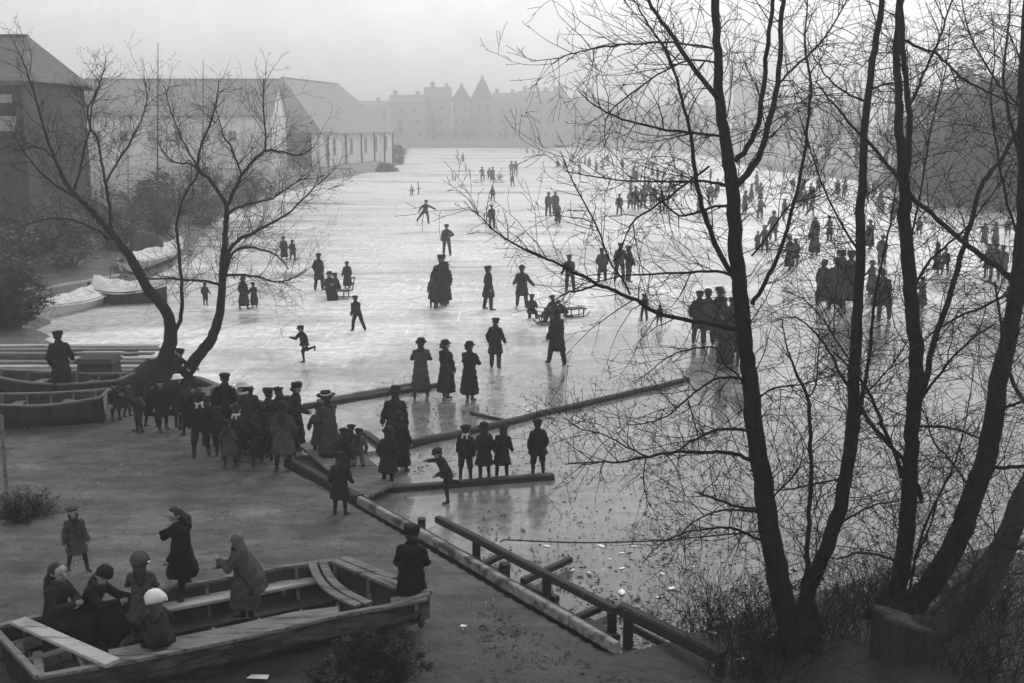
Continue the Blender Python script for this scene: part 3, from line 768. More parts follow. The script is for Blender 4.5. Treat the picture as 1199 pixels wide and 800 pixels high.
trunk3 = ([(1058, 735, 28), (1072, 706, 26), (1092, 682, 25), (1112, 650, 24), (1126, 620, 23), (1137, 590, 22.5), (1148, 560, 21.8), (1158, 528, 21), (1164, 480, 20), (1171, 440, 18.8), (1180, 400, 17.6), (1187, 360, 16.6), (1192, 325, 15.6), (1198, 270, 14), (1200, 200, 12), (1198, 120, 10), (1200, 40, 8), (1205, -60, 5.5), (1210, -170, 2.5)], (0, 1.0))
limbs3 = [
 ([(1188, 330, 6.5), (1158, 306, 6), (1127, 282, 5.6), (1097, 256, 5), (1070, 233, 4.4), (1045, 200, 3.8), (1025, 175, 3.4), (1000, 150, 2.8), (976, 122, 2.2), (955, 96, 1.4)], (.6, -.6)),
 ([(1152, 545, 4.6), (1170, 548, 4.4), (1199, 546, 4), (1240, 540, 2)], (.2, -.3)),
 ([(1160, 490, 3.4), (1176, 478, 3.2), (1199, 470, 2.6), (1235, 455, 1.2)], (.2, -.6)),
 ([(1182, 345, 3), (1150, 360, 2.8), (1120, 372, 2.4), (1090, 392, 1.8), (1070, 410, 1)], (.6, -.4)),
 ([(1199, 200, 4), (1185, 150, 3.4), (1175, 90, 2.8), (1180, 40, 2), (1185, -20, 1.2)], (.8, 1.6)),
 ([(1196, 290, 3), (1180, 240, 2.7), (1170, 190, 2.3), (1160, 120, 1.8), (1165, 60, 1.1), (1160, 10, .7)], (.7, -.2)),
 ([(1199, 128, 2.5), (1170, 100, 2.3), (1140, 50, 1.8), (1128, 10, 1.2), (1122, -30, .7)], (.8, 0)),
 ([(1140, 580, 2.6), (1118, 545, 2.4), (1095, 520, 2), (1085, 490, 1.4), (1070, 460, .8)], (.1, -.9))]
make_tree('lakeside_tree', 'thick bare tree leaning right and rising along the right frame edge', (1062, 733), trunk3, limbs3, tw_right, 'bare trees on the near bank')
trunk4 = ([(1075, 757, 33), (1098, 738, 30), (1125, 718, 28), (1150, 690, 26), (1170, 655, 24.5), (1185, 615, 23), (1203, 572, 22), (1228, 510, 20), (1250, 430, 17), (1262, 320, 13), (1270, 180, 9), (1275, 40, 5), (1280, -80, 2)], (-.35, -.5))
limbs4 = [
 ([(1090, 720, 7), (1118, 690, 6.4), (1145, 660, 5.8), (1170, 628, 5.2), (1199, 590, 4.4), (1230, 545, 3)], (-.5, -1.1)),
 ([(1172, 655, 4.6), (1192, 640, 4.2), (1215, 630, 3.4), (1250, 615, 2)], (-.4, -.9)),
 ([(1228, 510, 6), (1199, 470, 5), (1180, 430, 4), (1172, 380, 3), (1165, 330, 2)], (-.5, -1.5))]
make_tree('lakeside_tree', 'heavy trunk leaning far over to the right in the bottom right corner', (1080, 755), trunk4, limbs4, tw_right, 'bare trees on the near bank', bark='bark_pale')

# --- left tree in which the girl sits
trunkL = ([(184, 458, 44), (186, 444, 34), (194, 420, 17.5), (200, 395, 13), (198, 372, 11.8), (188, 356, 11.2), (172, 336, 10.6), (152, 301, 9), (140, 285, 7.6), (128, 270, 6.8), (112, 252, 5.8), (100, 240, 5), (84, 223, 4.4), (72, 203, 3.8), (64, 186, 3.3), (54, 159, 2.8), (46, 130, 2.3), (40, 108, 1.9), (28, 75, 1.3), (16, 48, .7)], (0, .6))
limbsL = [
 ([(196, 462, 24), (208, 448, 17), (221, 432, 14), (236, 412, 12), (248, 396, 11), (256, 372, 9.4), (260, 338, 7.8), (262, 300, 6.4), (264, 268, 5.6), (265, 243, 4.8), (258, 228, 4.2), (245, 210, 3.6), (233, 199, 3.2), (234, 175, 2.4), (246, 145, 1.9), (254, 115, 1.3), (256, 95, .8)], (0, -.8)),
 ([(200, 394, 5), (207, 384, 4.6), (212, 370, 4.2), (213, 340, 3.8), (211, 310, 3.5), (208, 277, 3.2), (207, 262, 3), (212, 240, 2.7), (220, 222, 2.4), (232, 202, 2.1), (222, 180, 1.8), (212, 160, 1.5), (200, 130, 1.2), (192, 100, .8)], (0, .4)),
 ([(265, 243, 4), (272, 228, 3.7), (283, 206, 3.3), (292, 194, 3), (310, 177, 2.6), (330, 178, 2), (351, 182, 1.5), (368, 172, .9)], (-.6, -1.4)),
 ([(310, 177, 2.2), (311, 155, 1.8), (308, 120, 1.4), (309, 92, .8)], (-.9, -.5)),
 ([(283, 206, 2.2), (272, 175, 1.9), (262, 160, 1.6), (258, 145, 1.1), (250, 120, .7)], (-.7, .2)),
 ([(262, 312, 4.6), (266, 300, 4.2), (272, 288, 3.9), (282, 279, 3.6), (294, 274, 3.2), (315, 263, 2.6), (337, 250, 2.1), (352, 236, 1.7), (370, 218, 1.3), (388, 202, .8)], (-.6, -1.7)),
 ([(258, 340, 3.6), (262, 325, 3.4), (275, 322, 2.8), (300, 324, 2.2), (325, 330, 1.6), (345, 325, 1), (358, 318, .6)], (-.5, -1.5)),
 ([(256, 333, 3), (240, 329, 2.8), (219, 328, 2.4), (195, 326, 2.2), (172, 326, 1.8), (150, 318, 1.2)], (-.5, -1)),
 ([(131, 272, 3.8), (129, 250, 3.4), (124, 216, 3), (119, 190, 2.7), (115, 165, 2.4), (106, 148, 2), (108, 125, 1.6), (118, 95, 1.2), (124, 72, .7)], (.2, 1.0)),
 ([(125, 213, 2.4), (136, 192, 2.2), (145, 179, 2), (156, 160, 1.8), (165, 142, 1.5), (172, 118, 1.1), (170, 95, .7)], (.5, 1.3)),
 ([(87, 222, 2.8), (94, 200, 2.6), (98, 175, 2.3), (105, 148, 2), (102, 130, 1.7), (114, 105, 1.3), (122, 82, .8)], (.3, -.5)),
 ([(92, 232, 2.6), (72, 222, 2.4), (52, 206, 2), (34, 186, 1.6), (22, 168, 1.1), (12, 150, .6)], (.3, -.6)),
 ([(128, 280, 2.6), (110, 268, 2.3), (85, 258, 1.9), (60, 256, 1.5), (35, 262, 1), (15, 270, .6)], (.1, -.8)),
 ([(64, 186, 2), (52, 176, 1.8), (38, 172, 1.5), (22, 176, 1.1), (5, 172, .7)], (.4, -.2)),
 ([(262, 330, 3.4), (270, 300, 3), (285, 290, 2.6), (305, 292, 2.2), (325, 300, 1.7), (338, 315, 1)], (-.5, -.2)),
 ([(265, 255, 3), (275, 245, 2.6), (295, 238, 2.2), (320, 232, 1.8), (345, 215, 1.3), (362, 206, .8)], (-.6, -1.1)),
 ([(233, 199, 2.2), (222, 192, 2), (205, 190, 1.7), (190, 178, 1.3), (184, 160, .8)], (-.3, .4))]
def tw_left(mb, p, kind):
    if kind == 'trunk': sprout(mb, p, .17, .8, 2.2, 2, .011, .28, .08, .0, 1.0, .2)
    elif p[0][1] > .08: sprout(mb, p, .15, .8, 2.3, 2, .011, .34, .08, .0, 1.0, .2)
    else: sprout(mb, p, .085, .7, 2.1, 2, .009, .12, .07, .0, 1.0, .2)
make_tree('forked_tree', 'forked bare tree with a girl in its crotch on the left bank', (198, 456), trunkL, limbsL, tw_left)

# --- distant bare trees and the dark wood to the right
def far_tree(name, x, y, h, label, group, spread=.34, m='twig', lev=2, seed=0, ns=9, leafy=None, lean=0):
    global trng
    keep = trng; trng = random.Random(900 + seed)
    z0 = gz(x, y); root = empty(name, (x, y, z0), 0, label, 'tree', group)
    tr = MB(); pts = [(Vector((0, 0, -.3)), h * .028), (Vector((lean * .2, 0, h * .2)), h * .022), (Vector((lean * .5, trng.uniform(-.3, .3), h * .45)), h * .016), (Vector((lean, 0, h * .72)), h * .009), (Vector((lean * 1.2, 0, h)), h * .003)]
    pth = catmull(pts, 4); tr.tube([p for p, r in pth], [r for p, r in pth], 7); tr.build('trunk', M['bark'], root, smooth=True, local=True)
    tw = MB()
    for i in range(ns):
        t = trng.uniform(.18, .85); j = int(t * (len(pth) - 1)); p, r = pth[j]
        a = trng.uniform(0, 6.283); el = trng.uniform(.5, 1.1)
        d = Vector((math.cos(a) * math.cos(el), math.sin(a) * math.cos(el), math.sin(el)))
        twig(tw, p, d, h * trng.uniform(.28, .5) * (1.15 - t * .6), r * .7, lev + 1, .04, .14, 0, 3.2 / h)
    tw.build('crown', M[m], root, local=True)
    if leafy: 
        lf = MB(); leaf_cloud(lf, leafy, h, .40, .34, .0, 1.0, .27, 44)
        lf.build('foliage', M['leaf'], root, local=True)
    trng = keep
def leaf_cloud(lf, n, h, rx=.36, ry=.34, z0=.12, z1=1.0, size=.16, clumps=26):
    cl = []
    for _ in range(clumps):
        t = trng.uniform(0, 1); k = math.sin(math.pi * (.12 + .8 * t)) ** .7
        a = trng.uniform(0, 6.28); q = trng.uniform(.2, 1) ** .6
        cl.append((Vector((math.cos(a) * rx * h * k * q, math.sin(a) * ry * h * k * q, h * (z0 + (z1 - z0) * t))), h * trng.uniform(.06, .14)))
    for _ in range(n):
        c, s = trng.choice(cl)
        p = c + Vector((trng.gauss(0, s * .62), trng.gauss(0, s * .62), trng.gauss(0, s * .5)))
        a = rand_perp(Vector((0, 0, 1))); b = Vector((trng.gauss(0, 1), trng.gauss(0, 1), trng.gauss(0, 1))).normalized(); e = size * trng.uniform(.5, 1.4)
        lf.add([p - a * e, p + b * e * .6, p + a * e, p - b * e * .5], [(0, 1, 2, 3)])
for i, (u, vt, Y) in enumerate([(470, 136, 368), (508, 128, 367), (548, 138, 368), (592, 130, 367), (622, 140, 368), (648, 132, 367), (676, 122, 367), (532, 142, 366)]):
    p = P(u, 150, Y); far_tree('bare_tree', p.x, Y, zat(u, vt, Y) - gz(p.x, Y), 'faint bare tree before the houses on the far shore', 'bare trees before the far houses', seed=70 + i, ns=22)
fr = random.Random(3)
for i, (u, vt, Y, lb) in enumerate([(690, 128, 330, 0), (722, 122, 325, 0), (760, 112, 310, 0), (800, 112, 300, 0), (905, 104, 260, 0), (940, 92, 230, 0), (972, 88, 200, 0), (1005, 84, 175, 0), (1040, 84, 150, 0), (1070, 90, 128, 0), (925, 112, 300, 0), (985, 105, 290, 0)]):
    p = P(u, 150, Y); h = zat(u, vt, Y) - gz(p.x, Y)
    far_tree('bare_tree', p.x, Y, h, 'pale hazy bare tree on the far right shore behind the near trunks', 'bare trees along the far right shore', seed=i, ns=15)
wl = ['broad ivy covered tree, nearest the frame edge in the dark wood', 'tallest ivy covered tree in the dark wood at the right',
      'ivy covered tree at the left edge of the dark wood on the right', 'round ivy covered tree low on the shore in front of the dark wood', 'ivy covered tree half hidden behind the thick right trunk']
for i, ((u, vt, Y), lb) in enumerate(zip([(1195, 92, 92), (1150, 84, 104), (1098, 112, 118), (1128, 150, 98), (1225, 70, 110)], wl)):
    p = P(u, 150, Y); h = zat(u, vt, Y) - gz(p.x, Y)
    far_tree('ivy_clad_tree', p.x, Y, h, lb, 'ivy covered trees of the right hand wood', seed=40 + i, ns=14, leafy=12000)

# --- scrub and hedge bushes
def bush(name, x, y, h, wdt, label, group=None, m='scrub', n=2600, seed=0, size=.1, stems=26, z=None, cat='bush'):
    global trng
    keep = trng; trng = random.Random(500 + seed)
    z0 = gz(x, y) - .05 if z is None else z
    root = empty(name, (x, y, z0), trng.uniform(0, 6), label, cat, group)
    st = MB()
    for i in range(stems):
        a = trng.uniform(0, 6.28); sp = trng.uniform(.1, .9) * wdt / 2 / h
        twig(st, Vector((math.cos(a) * wdt * .18 * trng.random(), math.sin(a) * wdt * .18 * trng.random(), 0)), Vector((math.cos(a) * sp, math.sin(a) * sp, 1)).normalized(), h * trng.uniform(.6, 1.05), .006 + .004 * h, 2, .02, .13, .05, 1.6 / h)
    st.build('stems', M['twig'], root, local=True)
    lf = MB(); k = wdt / h / 2
    leaf_cloud(lf, n, h, k * .9, k * .9, .06, .92, size, 34)
    lf.build('foliage', M[m], root, local=True)
    trng = keep
hb = [ # u, v_foot, height px, width px, label
 (20, 330, 95, 110, 'pale grey thicket below the tall tarred shed'), (75, 312, 70, 90, 'low grey thicket left of the leaning tree limb'),
 (135, 292, 75, 80, 'grey thicket behind the leaning limb of the forked tree'), (185, 275, 78, 62, 'tall dark bush behind the ship mast'),
 (235, 262, 70, 70, 'dark bush behind the upright stem of the forked tree'), (290, 240, 40, 60, 'low dark bush right of the forked tree top'),
 (10, 385, 80, 90, 'near black thicket at the left edge above the plank pile'), (55, 300, 70, 60, 'darker bush at the foot of the tarred shed')]
for i, (u, v, hp, wp, lb) in enumerate(hb):
    p = GL(u, v); k = p.y / FPX
    bush('scrub_bush', p.x, p.y, hp * k, wp * k, lb, 'scrub on the left bank', 'leaf' if i in (3, 6) else 'scrub', 2600, i, .045 + .0011 * p.y, 90)
for i, (u, v, hp, wp, lb) in enumerate([(466, 192, 22, 16, 'dark bush at the far corner of the barn'), (452, 201, 14, 26, 'low dark scrub along the barn foot')]):
    p = GL(u, v); k = p.y / FPX
    bush('scrub_bush', p.x, p.y, hp * k, wp * k, lb, 'scrub by the barn', 'leaf', 1500, 20 + i, .3)
for i, (u, v, hp, wp, lb) in enumerate([(1110, 232, 46, 60, 'dark bush at the left end of the shore under the wood'), (1160, 240, 52, 66, 'dark bush on the shore in the middle of the wood edge'), (1205, 247, 60, 70, 'dark bush on the shore at the right frame edge'), (1050, 222, 26, 50, 'low greyer bush on the shore between the two right trunks')]):
    p = GL(u, v); k = p.y / FPX
    bush('shore_bush', p.x, p.y + 1.5, hp * k, wp * k, lb, 'bushes under the right hand wood', 'leaf' if i < 3 else 'scrub', 4200, 60 + i, .24)
p = GL(440, 796); bush('grass_bush', p.x, p.y, .55, 1.8, 'dark ragged bush growing against the boat bow in the foreground', None, 'grassmat', 2600, 31, .022, 150)
p = GL(398, 806); bush('grass_bush', p.x, p.y, .5, 1.0, 'lower ragged bush at the bottom edge beside the boat', None, 'grassmat', 2400, 33, .026, 40)
p = GL(28, 606); bush('weed_clump', p.x, p.y, .5, 1.7, 'dark clump of dead weeds below the leaning fence post', None, 'grassmat', 1000, 32, .022, 110, cat='weeds')
M['kerb'] = mat('worn_kerb', .24, .85, .45, 5, stretch=(.8, 3, 3), bump=.6, dark=.07, dscale=1.6, dth=.56)
# ------------------------------------------------------------------ bank edge, railing, rope, booms
def pt(u, v, z): return G(u, v, z)
kerb = empty('edge_kerb', (*pt(505, 632, .3).xy, .3), 0, 'pale worn timber kerb running along the bank beside the railing', 'kerb')
cl = [(421, 586), (470, 613), (505, 632), (560, 664), (615, 697), (670, 728), (724, 760)]
for i in range(len(cl) - 1):
    a, b = pt(*cl[i], .37), pt(*cl[i+1], .37); d = (b - a).normalized()
    m = MB(); m.beam(a, b - d * .02, .10, .16); m.build('kerb_timber', M['kerb'], kerb)
m = MB(); a, b = pt(338, 541, .36), pt(420, 585, .36); m.beam(a, b, .2, .2)
single(m, 'edge_log', M['wood_dark'], a, 'dark squared log edging the bank below the crowd', 'log')
# quay boards below the kerb
m = MB()
for i in range(len(cl) - 1):
    a, b = pt(*cl[i], .15), pt(*cl[i+1], .15); n = Vector((b.y - a.y, a.x - b.x, 0)).normalized()
    m.beam(a - n * -.12, b - n * -.12, .05, .42)
single(m, 'bank_boarding', M['wood_dark'], pt(560, 664, 0), 'dark vertical boarding facing the bank under the pale kerb', 'boarding')

rail = empty('railing', (*pt(640, 706, 0).xy, 0), 0, 'low dark timber railing on posts slanting down the ice edge', 'railing')
def topz(u, v, base): return P(u, v, base.y)
posts = [(494, 607, 631), (558, 636, 664), (640, 678, 707), (716, 716, 747), (735, 713, 757), (842, 772, 806)]
for u, vt, vb in posts:
    b = pt(u, vb, 0); t = topz(u, vt, b); m = MB(); m.beam((b.x, b.y, -.4), (b.x, b.y, t.z), .13, .13); m.build('post', M['wood_dark'], rail)
def rl(p0, p1, w, h, name='rail', mm='wood_dark', z=0):
    b0 = pt(p0[0], p0[2], 0); b1 = pt(p1[0], p1[2], 0)
    a = topz(p0[0], p0[1], b0); b = topz(p1[0], p1[1], b1); m = MB(); m.beam(a + Vector((0, 0, z)), b + Vector((0, 0, z)), w, h); m.build(name, M[mm], rail)
rl((512, 608, 640), (722, 716, 748), .12, .12)
rl((728, 713, 752), (846, 771, 806), .16, .17)
rl((736, 733, 757), (815, 775, 790), .07, .09)
for (a, b) in (((612, 681), (668, 655)), ((668, 727), (716, 706)), ((560, 664), (592, 648))):
    m = MB(); m.beam(pt(*a, .12), pt(*b, .12), .1, .1); m.build('brace', M['wood_dark'], rail)
for u, v, h, lb in [(590, 681, .3, 'short dark pile stump in the ice between railing posts'), ]:
    b = pt(u, v, 0); m = MB(); m.tube([(b.x, b.y, -.3), (b.x, b.y, h * .6), (b.x + .01, b.y, h)], [.1, .1, .085], 9)
    single(m, 'pile_stump', M['wood_dark'], b, lb, 'pile')
# low walings lying on the ice beside the railing
for (a, b, w, lb) in [((612, 686), (652, 702), .12, 'short dark beam on the ice beside the middle railing posts'), ((686, 728), (722, 748), .14, 'short dark beam on the ice near the lower railing posts'),
                      ((540, 648), (585, 672), .11, 'short dark beam on the ice by the upper railing posts'), ((758, 766), (806, 800), .16, 'dark beam running off along the ice at the railing end')]:
    m = MB(); m.beam(pt(*a, .05), pt(*b, .05), w, .1); single(m, 'loose_beam', M['wood_dark'], pt(*a, 0), lb, 'beam')
a = topz(590, 632, pt(590, 664, 0)); b = P(888, 622, T1Y + .15); m = MB(); pts = []
for i in range(25):
    k = i / 24; pts.append(a.lerp(b, k) - Vector((0, 0, .10 * math.sin(math.pi * k))))
pts = [a + Vector((-.06, .02, -.05))] + pts
m.tube(pts, [.012] * len(pts), 5); single(m, 'mooring_rope', M['rope'], a, 'thin dark rope stretched from the railing to the main trunk', 'rope')

def log(p0, p1, r, label, name='floating_log', z=None, mm='wood_dark', n=14, sq=False, cat='log', group=None):
    a, b = pt(*p0, r * .55), pt(*p1, r * .55); m = MB()
    if sq: m.beam(a, b, r * 2.2, r * 1.6)
    else:
        pts = [a.lerp(b, i / n) + Vector((noise.noise(Vector((i * .7, p0[0], 0))) * r * 1.3, noise.noise(Vector((i * .7, p0[1], 3))) * r * 1.3, noise.noise(Vector((i * .6, p0[0], 9))) * r * .2)) for i in range(n + 1)]
        m.tube(pts, [r * (1 - .3 * i / n) * (1 + .08 * noise.noise(Vector((i, p0[0], 5)))) for i in range(n + 1)], 9)
    return single(m, name, M[mm], Vector((a.x, a.y, 0)), label, cat, group, smooth=not sq)
log((356, 477), (520, 450), .095, 'long dark log frozen in behind the three women in long coats')
log((372, 470), (498, 447), .06, 'thinner pale log lying just beyond the long log behind the women', mm='wood')
log((474, 523), (806, 444), .10, 'very long dark boom slanting far across the ice to the trees')
log((476, 518), (560, 500), .05, 'short pale spar beside the thick end of the very long boom', mm='wood')
log((551, 484), (594, 493), .05, 'short dark stick of timber lying loose on wet ice')
log((446, 574), (648, 558), .085, 'thick dark square boom at the feet of the boys in a row', sq=True)
log((427, 507), (446, 521), .075, 'stubby dark baulk beside the boy in pale trousers', sq=True)
log((424, 531), (462, 527), .06, 'short pale plank lying beside the pale trousered boy', mm='wood_pale', sq=True, cat='plank')
log((412, 588), (455, 573), .07, 'dark cross timber joining the bank to the square boom', sq=True)
log((424, 583), (452, 608), .07, 'dark baulk lying against the kerb below the girl in a dark coat', sq=True)
# landing stage made of planks
lst = empty('landing_stage', (*pt(405, 545, 0).xy, 0), 0, 'low plank landing stage on the ice where the crowd steps down', 'landing stage')
c4 = [(352, 522), (395, 508), (462, 566), (425, 585)]
for i in range(7):
    k = (i + .5) / 7
    a = pt(352 + (395 - 352) * k, 522 + (508 - 522) * k, .2); b = pt(425 + (462 - 425) * k, 585 + (566 - 585) * k, .2)
    m = MB(); m.beam(a, b, .2, .05); m.build('plank', M['wood'], lst)
for k in (.08, .5, .92):
    a = pt(352 + 73 * k, 522 + 63 * k, .1); b = pt(395 + 67 * k, 508 + 58 * k, .1); m = MB(); m.beam(a, b, .12, .13); m.build('bearer', M['wood_dark'], lst)

# ------------------------------------------------------------------ boats
def make_hull(name, label, F, Nn, depth, flare, parent_z, m_out='wood_dark', m_in='boat_in', m_rail='wood', ribs=9, thw=(), cat='boat', stern_m=None, sheer=.0, floor=True, group=None, inset=.16):
    """F, Nn: gunwale polylines (far, near), same length, in world space, first = stern, last = meeting at the bow"""
    n = len(F); c = sum(F + Nn, Vector()) / (2 * n)
    root = empty(name, (c.x, c.y, parent_z), 0, label, cat, group)
    out = MB(); inn = MB()
    def sect(i, ins, dz):
        f, g = F[i], Nn[i]; d = (g - f); wdt = d.length
        d = d.normalized() if wdt > 1e-4 else Vector((0, 0, 0))
        fl = min(flare, wdt * .3)
        zb = f.z - depth + dz + (0.35 * depth if i == n - 1 else 0); t = ins
        f0 = f + d * t; g0 = g - d * t
        return [f0, (f0 + d * fl * .35).lerp(Vector((f0.x, f0.y, zb)), .55) , Vector(((f0 + d * fl).x, (f0 + d * fl).y, zb)), Vector(((g0 - d * fl).x, (g0 - d * fl).y, zb)), (g0 - d * fl * .35).lerp(Vector((g0.x, g0.y, zb)), .55), g0]
    for mbx, ins, dz in ((out, 0, 0), (inn, .045, .05)):
        vs = []; fs = []
        for i in range(n): vs += sect(i, ins if i < n - 1 else 0, dz)
        for i in range(n - 1):
            for j in range(5): fs.append((i*6+j, i*6+j+1, (i+1)*6+j+1, (i+1)*6+j))
        fs.append(tuple(range(6)))
        mbx.add(vs, fs)
    out.build('hull', M[m_out], root); inn.build('lining', M[m_in], root)
    gm = MB()
    for L_ in (F, Nn):
        for i in range(n - 1): gm.beam(L_[i] + Vector((0, 0, .02)), L_[i+1] + Vector((0, 0, .02)), .09, .05)
    gm.beam(F[0] + Vector((0, 0, .02)), Nn[0] + Vector((0, 0, .02)), .08, .06)
    gm.build('gunwale', M[m_rail], root)
    if stern_m:
        s0 = sect(0, -.005, 0); t = MB(); d = (F[0] - F[1]).normalized() * .03
        t.add([p + d for p in s0] + [p + d * 2.2 for p in s0], [tuple(range(6)), tuple(range(11, 5, -1))] + [(j, j+6, (j+1) % 6 + 6, (j+1) % 6) for j in range(6)])
        t.build('transom', M[stern_m], root)
    for k in range(ribs):
        i = (k + .6) / ribs * (n - 1); j = min(int(i), n - 2); q = i - j
        A_, B_ = sect(j, .06, .07), sect(j + 1, .06, .07); pp = [a.lerp(b, q) for a, b in zip(A_, B_)]
        rb = MB()
        for a, b in zip(pp[:-1], pp[1:]): rb.beam(a, b, .05, .05)
        rb.build('rib', M['wood'], root)
    for (k, z, wd) in thw:
        i = k * (n - 1); j = min(int(i), n - 2); q = i - j
        a = F[j].lerp(F[j+1], q) - Vector((0, 0, z)); b = Nn[j].lerp(Nn[j+1], q) - Vector((0, 0, z)); e = (b - a).normalized()
        tb = MB(); tb.beam(a + e * .1, b - e * .1, wd, .045); tb.build('thwart', M['wood'], root)
    return root
# the girls' lighter in the foreground
GZ = .80
Fp = [pt(-8, 737, GZ), pt(62, 720, GZ), pt(130, 705, GZ), pt(195, 692, GZ), pt(262, 679, GZ), pt(330, 666, GZ), pt(388, 659, GZ), pt(436, 676, GZ + .03), pt(503, 697, GZ + .12)]
Np = [pt(45, 795, GZ), pt(95, 786, GZ), pt(150, 776, GZ), pt(215, 763, GZ), pt(290, 747, GZ), pt(350, 733, GZ), pt(398, 722, GZ), pt(455, 712, GZ + .03), pt(503, 697, GZ + .12)]
BZ = .34
boat = make_hull('wooden_lighter', 'broad old open wooden boat with girls in it, drawn up on the bank', Fp, Np, .5, .22, BZ, 'hull', 'boat_in', 'wood', 10, (), group=None)
def bpart(name, mm, *beams):
    m = MB()
    for a, b, w_, h_ in beams: m.beam(a, b, w_, h_)
    return m.build(name, M[mm], boat)
# near side deck, far side bench, loose boards
m = MB(); vs = []; fs = []; st = [Np[1].lerp(Np[2], .7)] + Np[2:7]
for i, q in enumerate(st):
    tgt = Fp[2].lerp(Fp[1], .3) if i == 0 else Fp[i + 1]; d = (tgt - q); d.z = 0; d.normalize(); wd = .5 * (1 - .25 * (i == len(st) - 1))
    for z in (-.035, -.075):
        for k in (0.02, .333, .34, .66, .667, 1.0): vs.append(q + d * (wd * k + .02) + Vector((0, 0, z + .012 * ((k > .3) - (k > .65)))))
for i in range(len(st) - 1):
    a, b = i * 12, i * 12 + 12
    for j in range(5): fs += [(a + j, a + j + 1, b + j + 1, b + j), (a + 6 + j, b + 6 + j, b + 7 + j, a + 7 + j)]
    fs += [(a, b, b + 6, a + 6), (a + 5, a + 11, b + 11, b + 5)]
n = (len(st) - 1) * 12; fs += [(0, 6, 7, 1), (1, 7, 8, 2), (2, 8, 9, 3), (3, 9, 10, 4), (4, 10, 11, 5)] + [(n + j, n + j + 1, n + j + 7, n + j + 6) for j in range(5)]
m.add(vs, fs); m.build('side_deck', M['wood'], boat)
bpart('side_bench', 'wood', (pt(30, 744, .6), pt(160, 714, .6), .34, .05))
bpart('side_bench', 'wood_pale', (pt(186, 712, GZ - .16), pt(272, 696, GZ - .16), .3, .05))
bpart('side_bench', 'wood_pale', (pt(300, 690, GZ - .18), pt(366, 677, GZ - .18), .36, .05))
bpart('bench_leg', 'wood_pale', (pt(331, 690, GZ - .22), pt(335, 705, GZ - .5), .06, .05))
bpart('cross_plank', 'wood_pale', (pt(22, 727, GZ + .07), pt(132, 777, GZ + .07), .2, .05))
bpart('floor_bearer', 'wood', (pt(-4, 764, GZ - .2), pt(48, 749, GZ - .2), .1, .14)); bpart('floor_bearer', 'wood', (pt(20, 783, GZ - .2), pt(82, 764, GZ - .2), .12, .16))
bpart('stem_knee', 'wood', (pt(44, 768, GZ - .2), pt(46, 795, GZ - .1), .12, .12)); bpart('stem_knee', 'wood', (pt(22, 754, GZ - .2), pt(25, 770, GZ - .2), .1, .12))
bpart('floor_board', 'boat_in', (pt(140, 748, GZ - .4), pt(410, 694, GZ - .4), .4, .04))
# curved loose plank and the broad bow boards
m = MB(); a, b = pt(371, 657, GZ + .06), pt(426, 708, GZ - .1)
for s in (-.07, .07):
    pr = None
    for i in range(9):
        k = i / 8; p = a.lerp(b, k) + Vector((s - .12 * math.sin(math.pi * k), s * .5, -.06 * math.sin(math.pi * k)))
        if pr is not None: m.beam(pr, p, .12, .035)
        pr = p
m.build('bent_plank', M['wood'], boat)
bpart('bow_board', 'wood', (pt(391, 657, GZ + .06), pt(470, 690, GZ + .06), .12, .05), (pt(402, 654, GZ + .07), pt(462, 678, GZ + .07), .14, .05))
bpart('bow_deck', 'wood', (pt(458, 706, GZ + .05), pt(500, 698, GZ + .11), .26, .04))

# two dark rowing boats on the left bank
def rowboat(label, stern, bow, wdt, gzh, depth, flip=False, m_out='tar', m_rail='wood', stern_m='wood_pale', z0=0, cat='rowing boat', thw=((.25, .14, .24), (.55, .14, .24)), group=None, name='rowing_boat', m_in='boat_in'):
    a, b = Vector(stern), Vector(bow); d = (b - a); Lb = d.length; d.normalize(); s = Vector((d.y, -d.x, 0)).normalized()
    F = []; N2 = []
    for i in range(11):
        k = i / 10; hw = wdt / 2 * (.62 + .95 * k * (1 - k) * 1.6) * (1 - k ** 3.2) if i < 10 else 0
        c = a + d * (Lb * k); z = gzh + .16 * (2 * k - .8) ** 2
        F.append(Vector((c.x, c.y, z)) - s * hw); N2.append(Vector((c.x, c.y, z)) + s * hw)
    return make_hull(name, label, F, N2, depth, wdt * .16, z0, m_out, m_in, m_rail, 7, thw, cat, stern_m, group=group)
a, b = GL(126, 494), GL(-70, 498)
rowboat('dark rowing boat with a pale flat stern lying nearest on the left bank', (a.x, a.y, 0), (b.x, b.y, 0), 1.3, a.z + .56, .55, z0=a.z)
a, b = GL(150, 470), GL(-40, 463)
rowboat('second dark rowing boat behind the pale sterned one, man standing in it', (a.x, a.y, 0), (b.x, b.y, 0), 1.3, a.z + .5, .5, z0=a.z, stern_m='wood_dark')
# bundle under a dark sheet on it, dark box
p = GL(118, 456); m = MB(); m.box((p.x, p.y, p.z + .5), (.95, .7, .5), taper=.9); m.box((p.x - .02, p.y, p.z + .8), (1.05, .8, .12), taper=.8)
single(m, 'sheeted_bundle', M['coat_mid'], p, 'square bundle under a dark sheet beside the standing man', 'bundle')
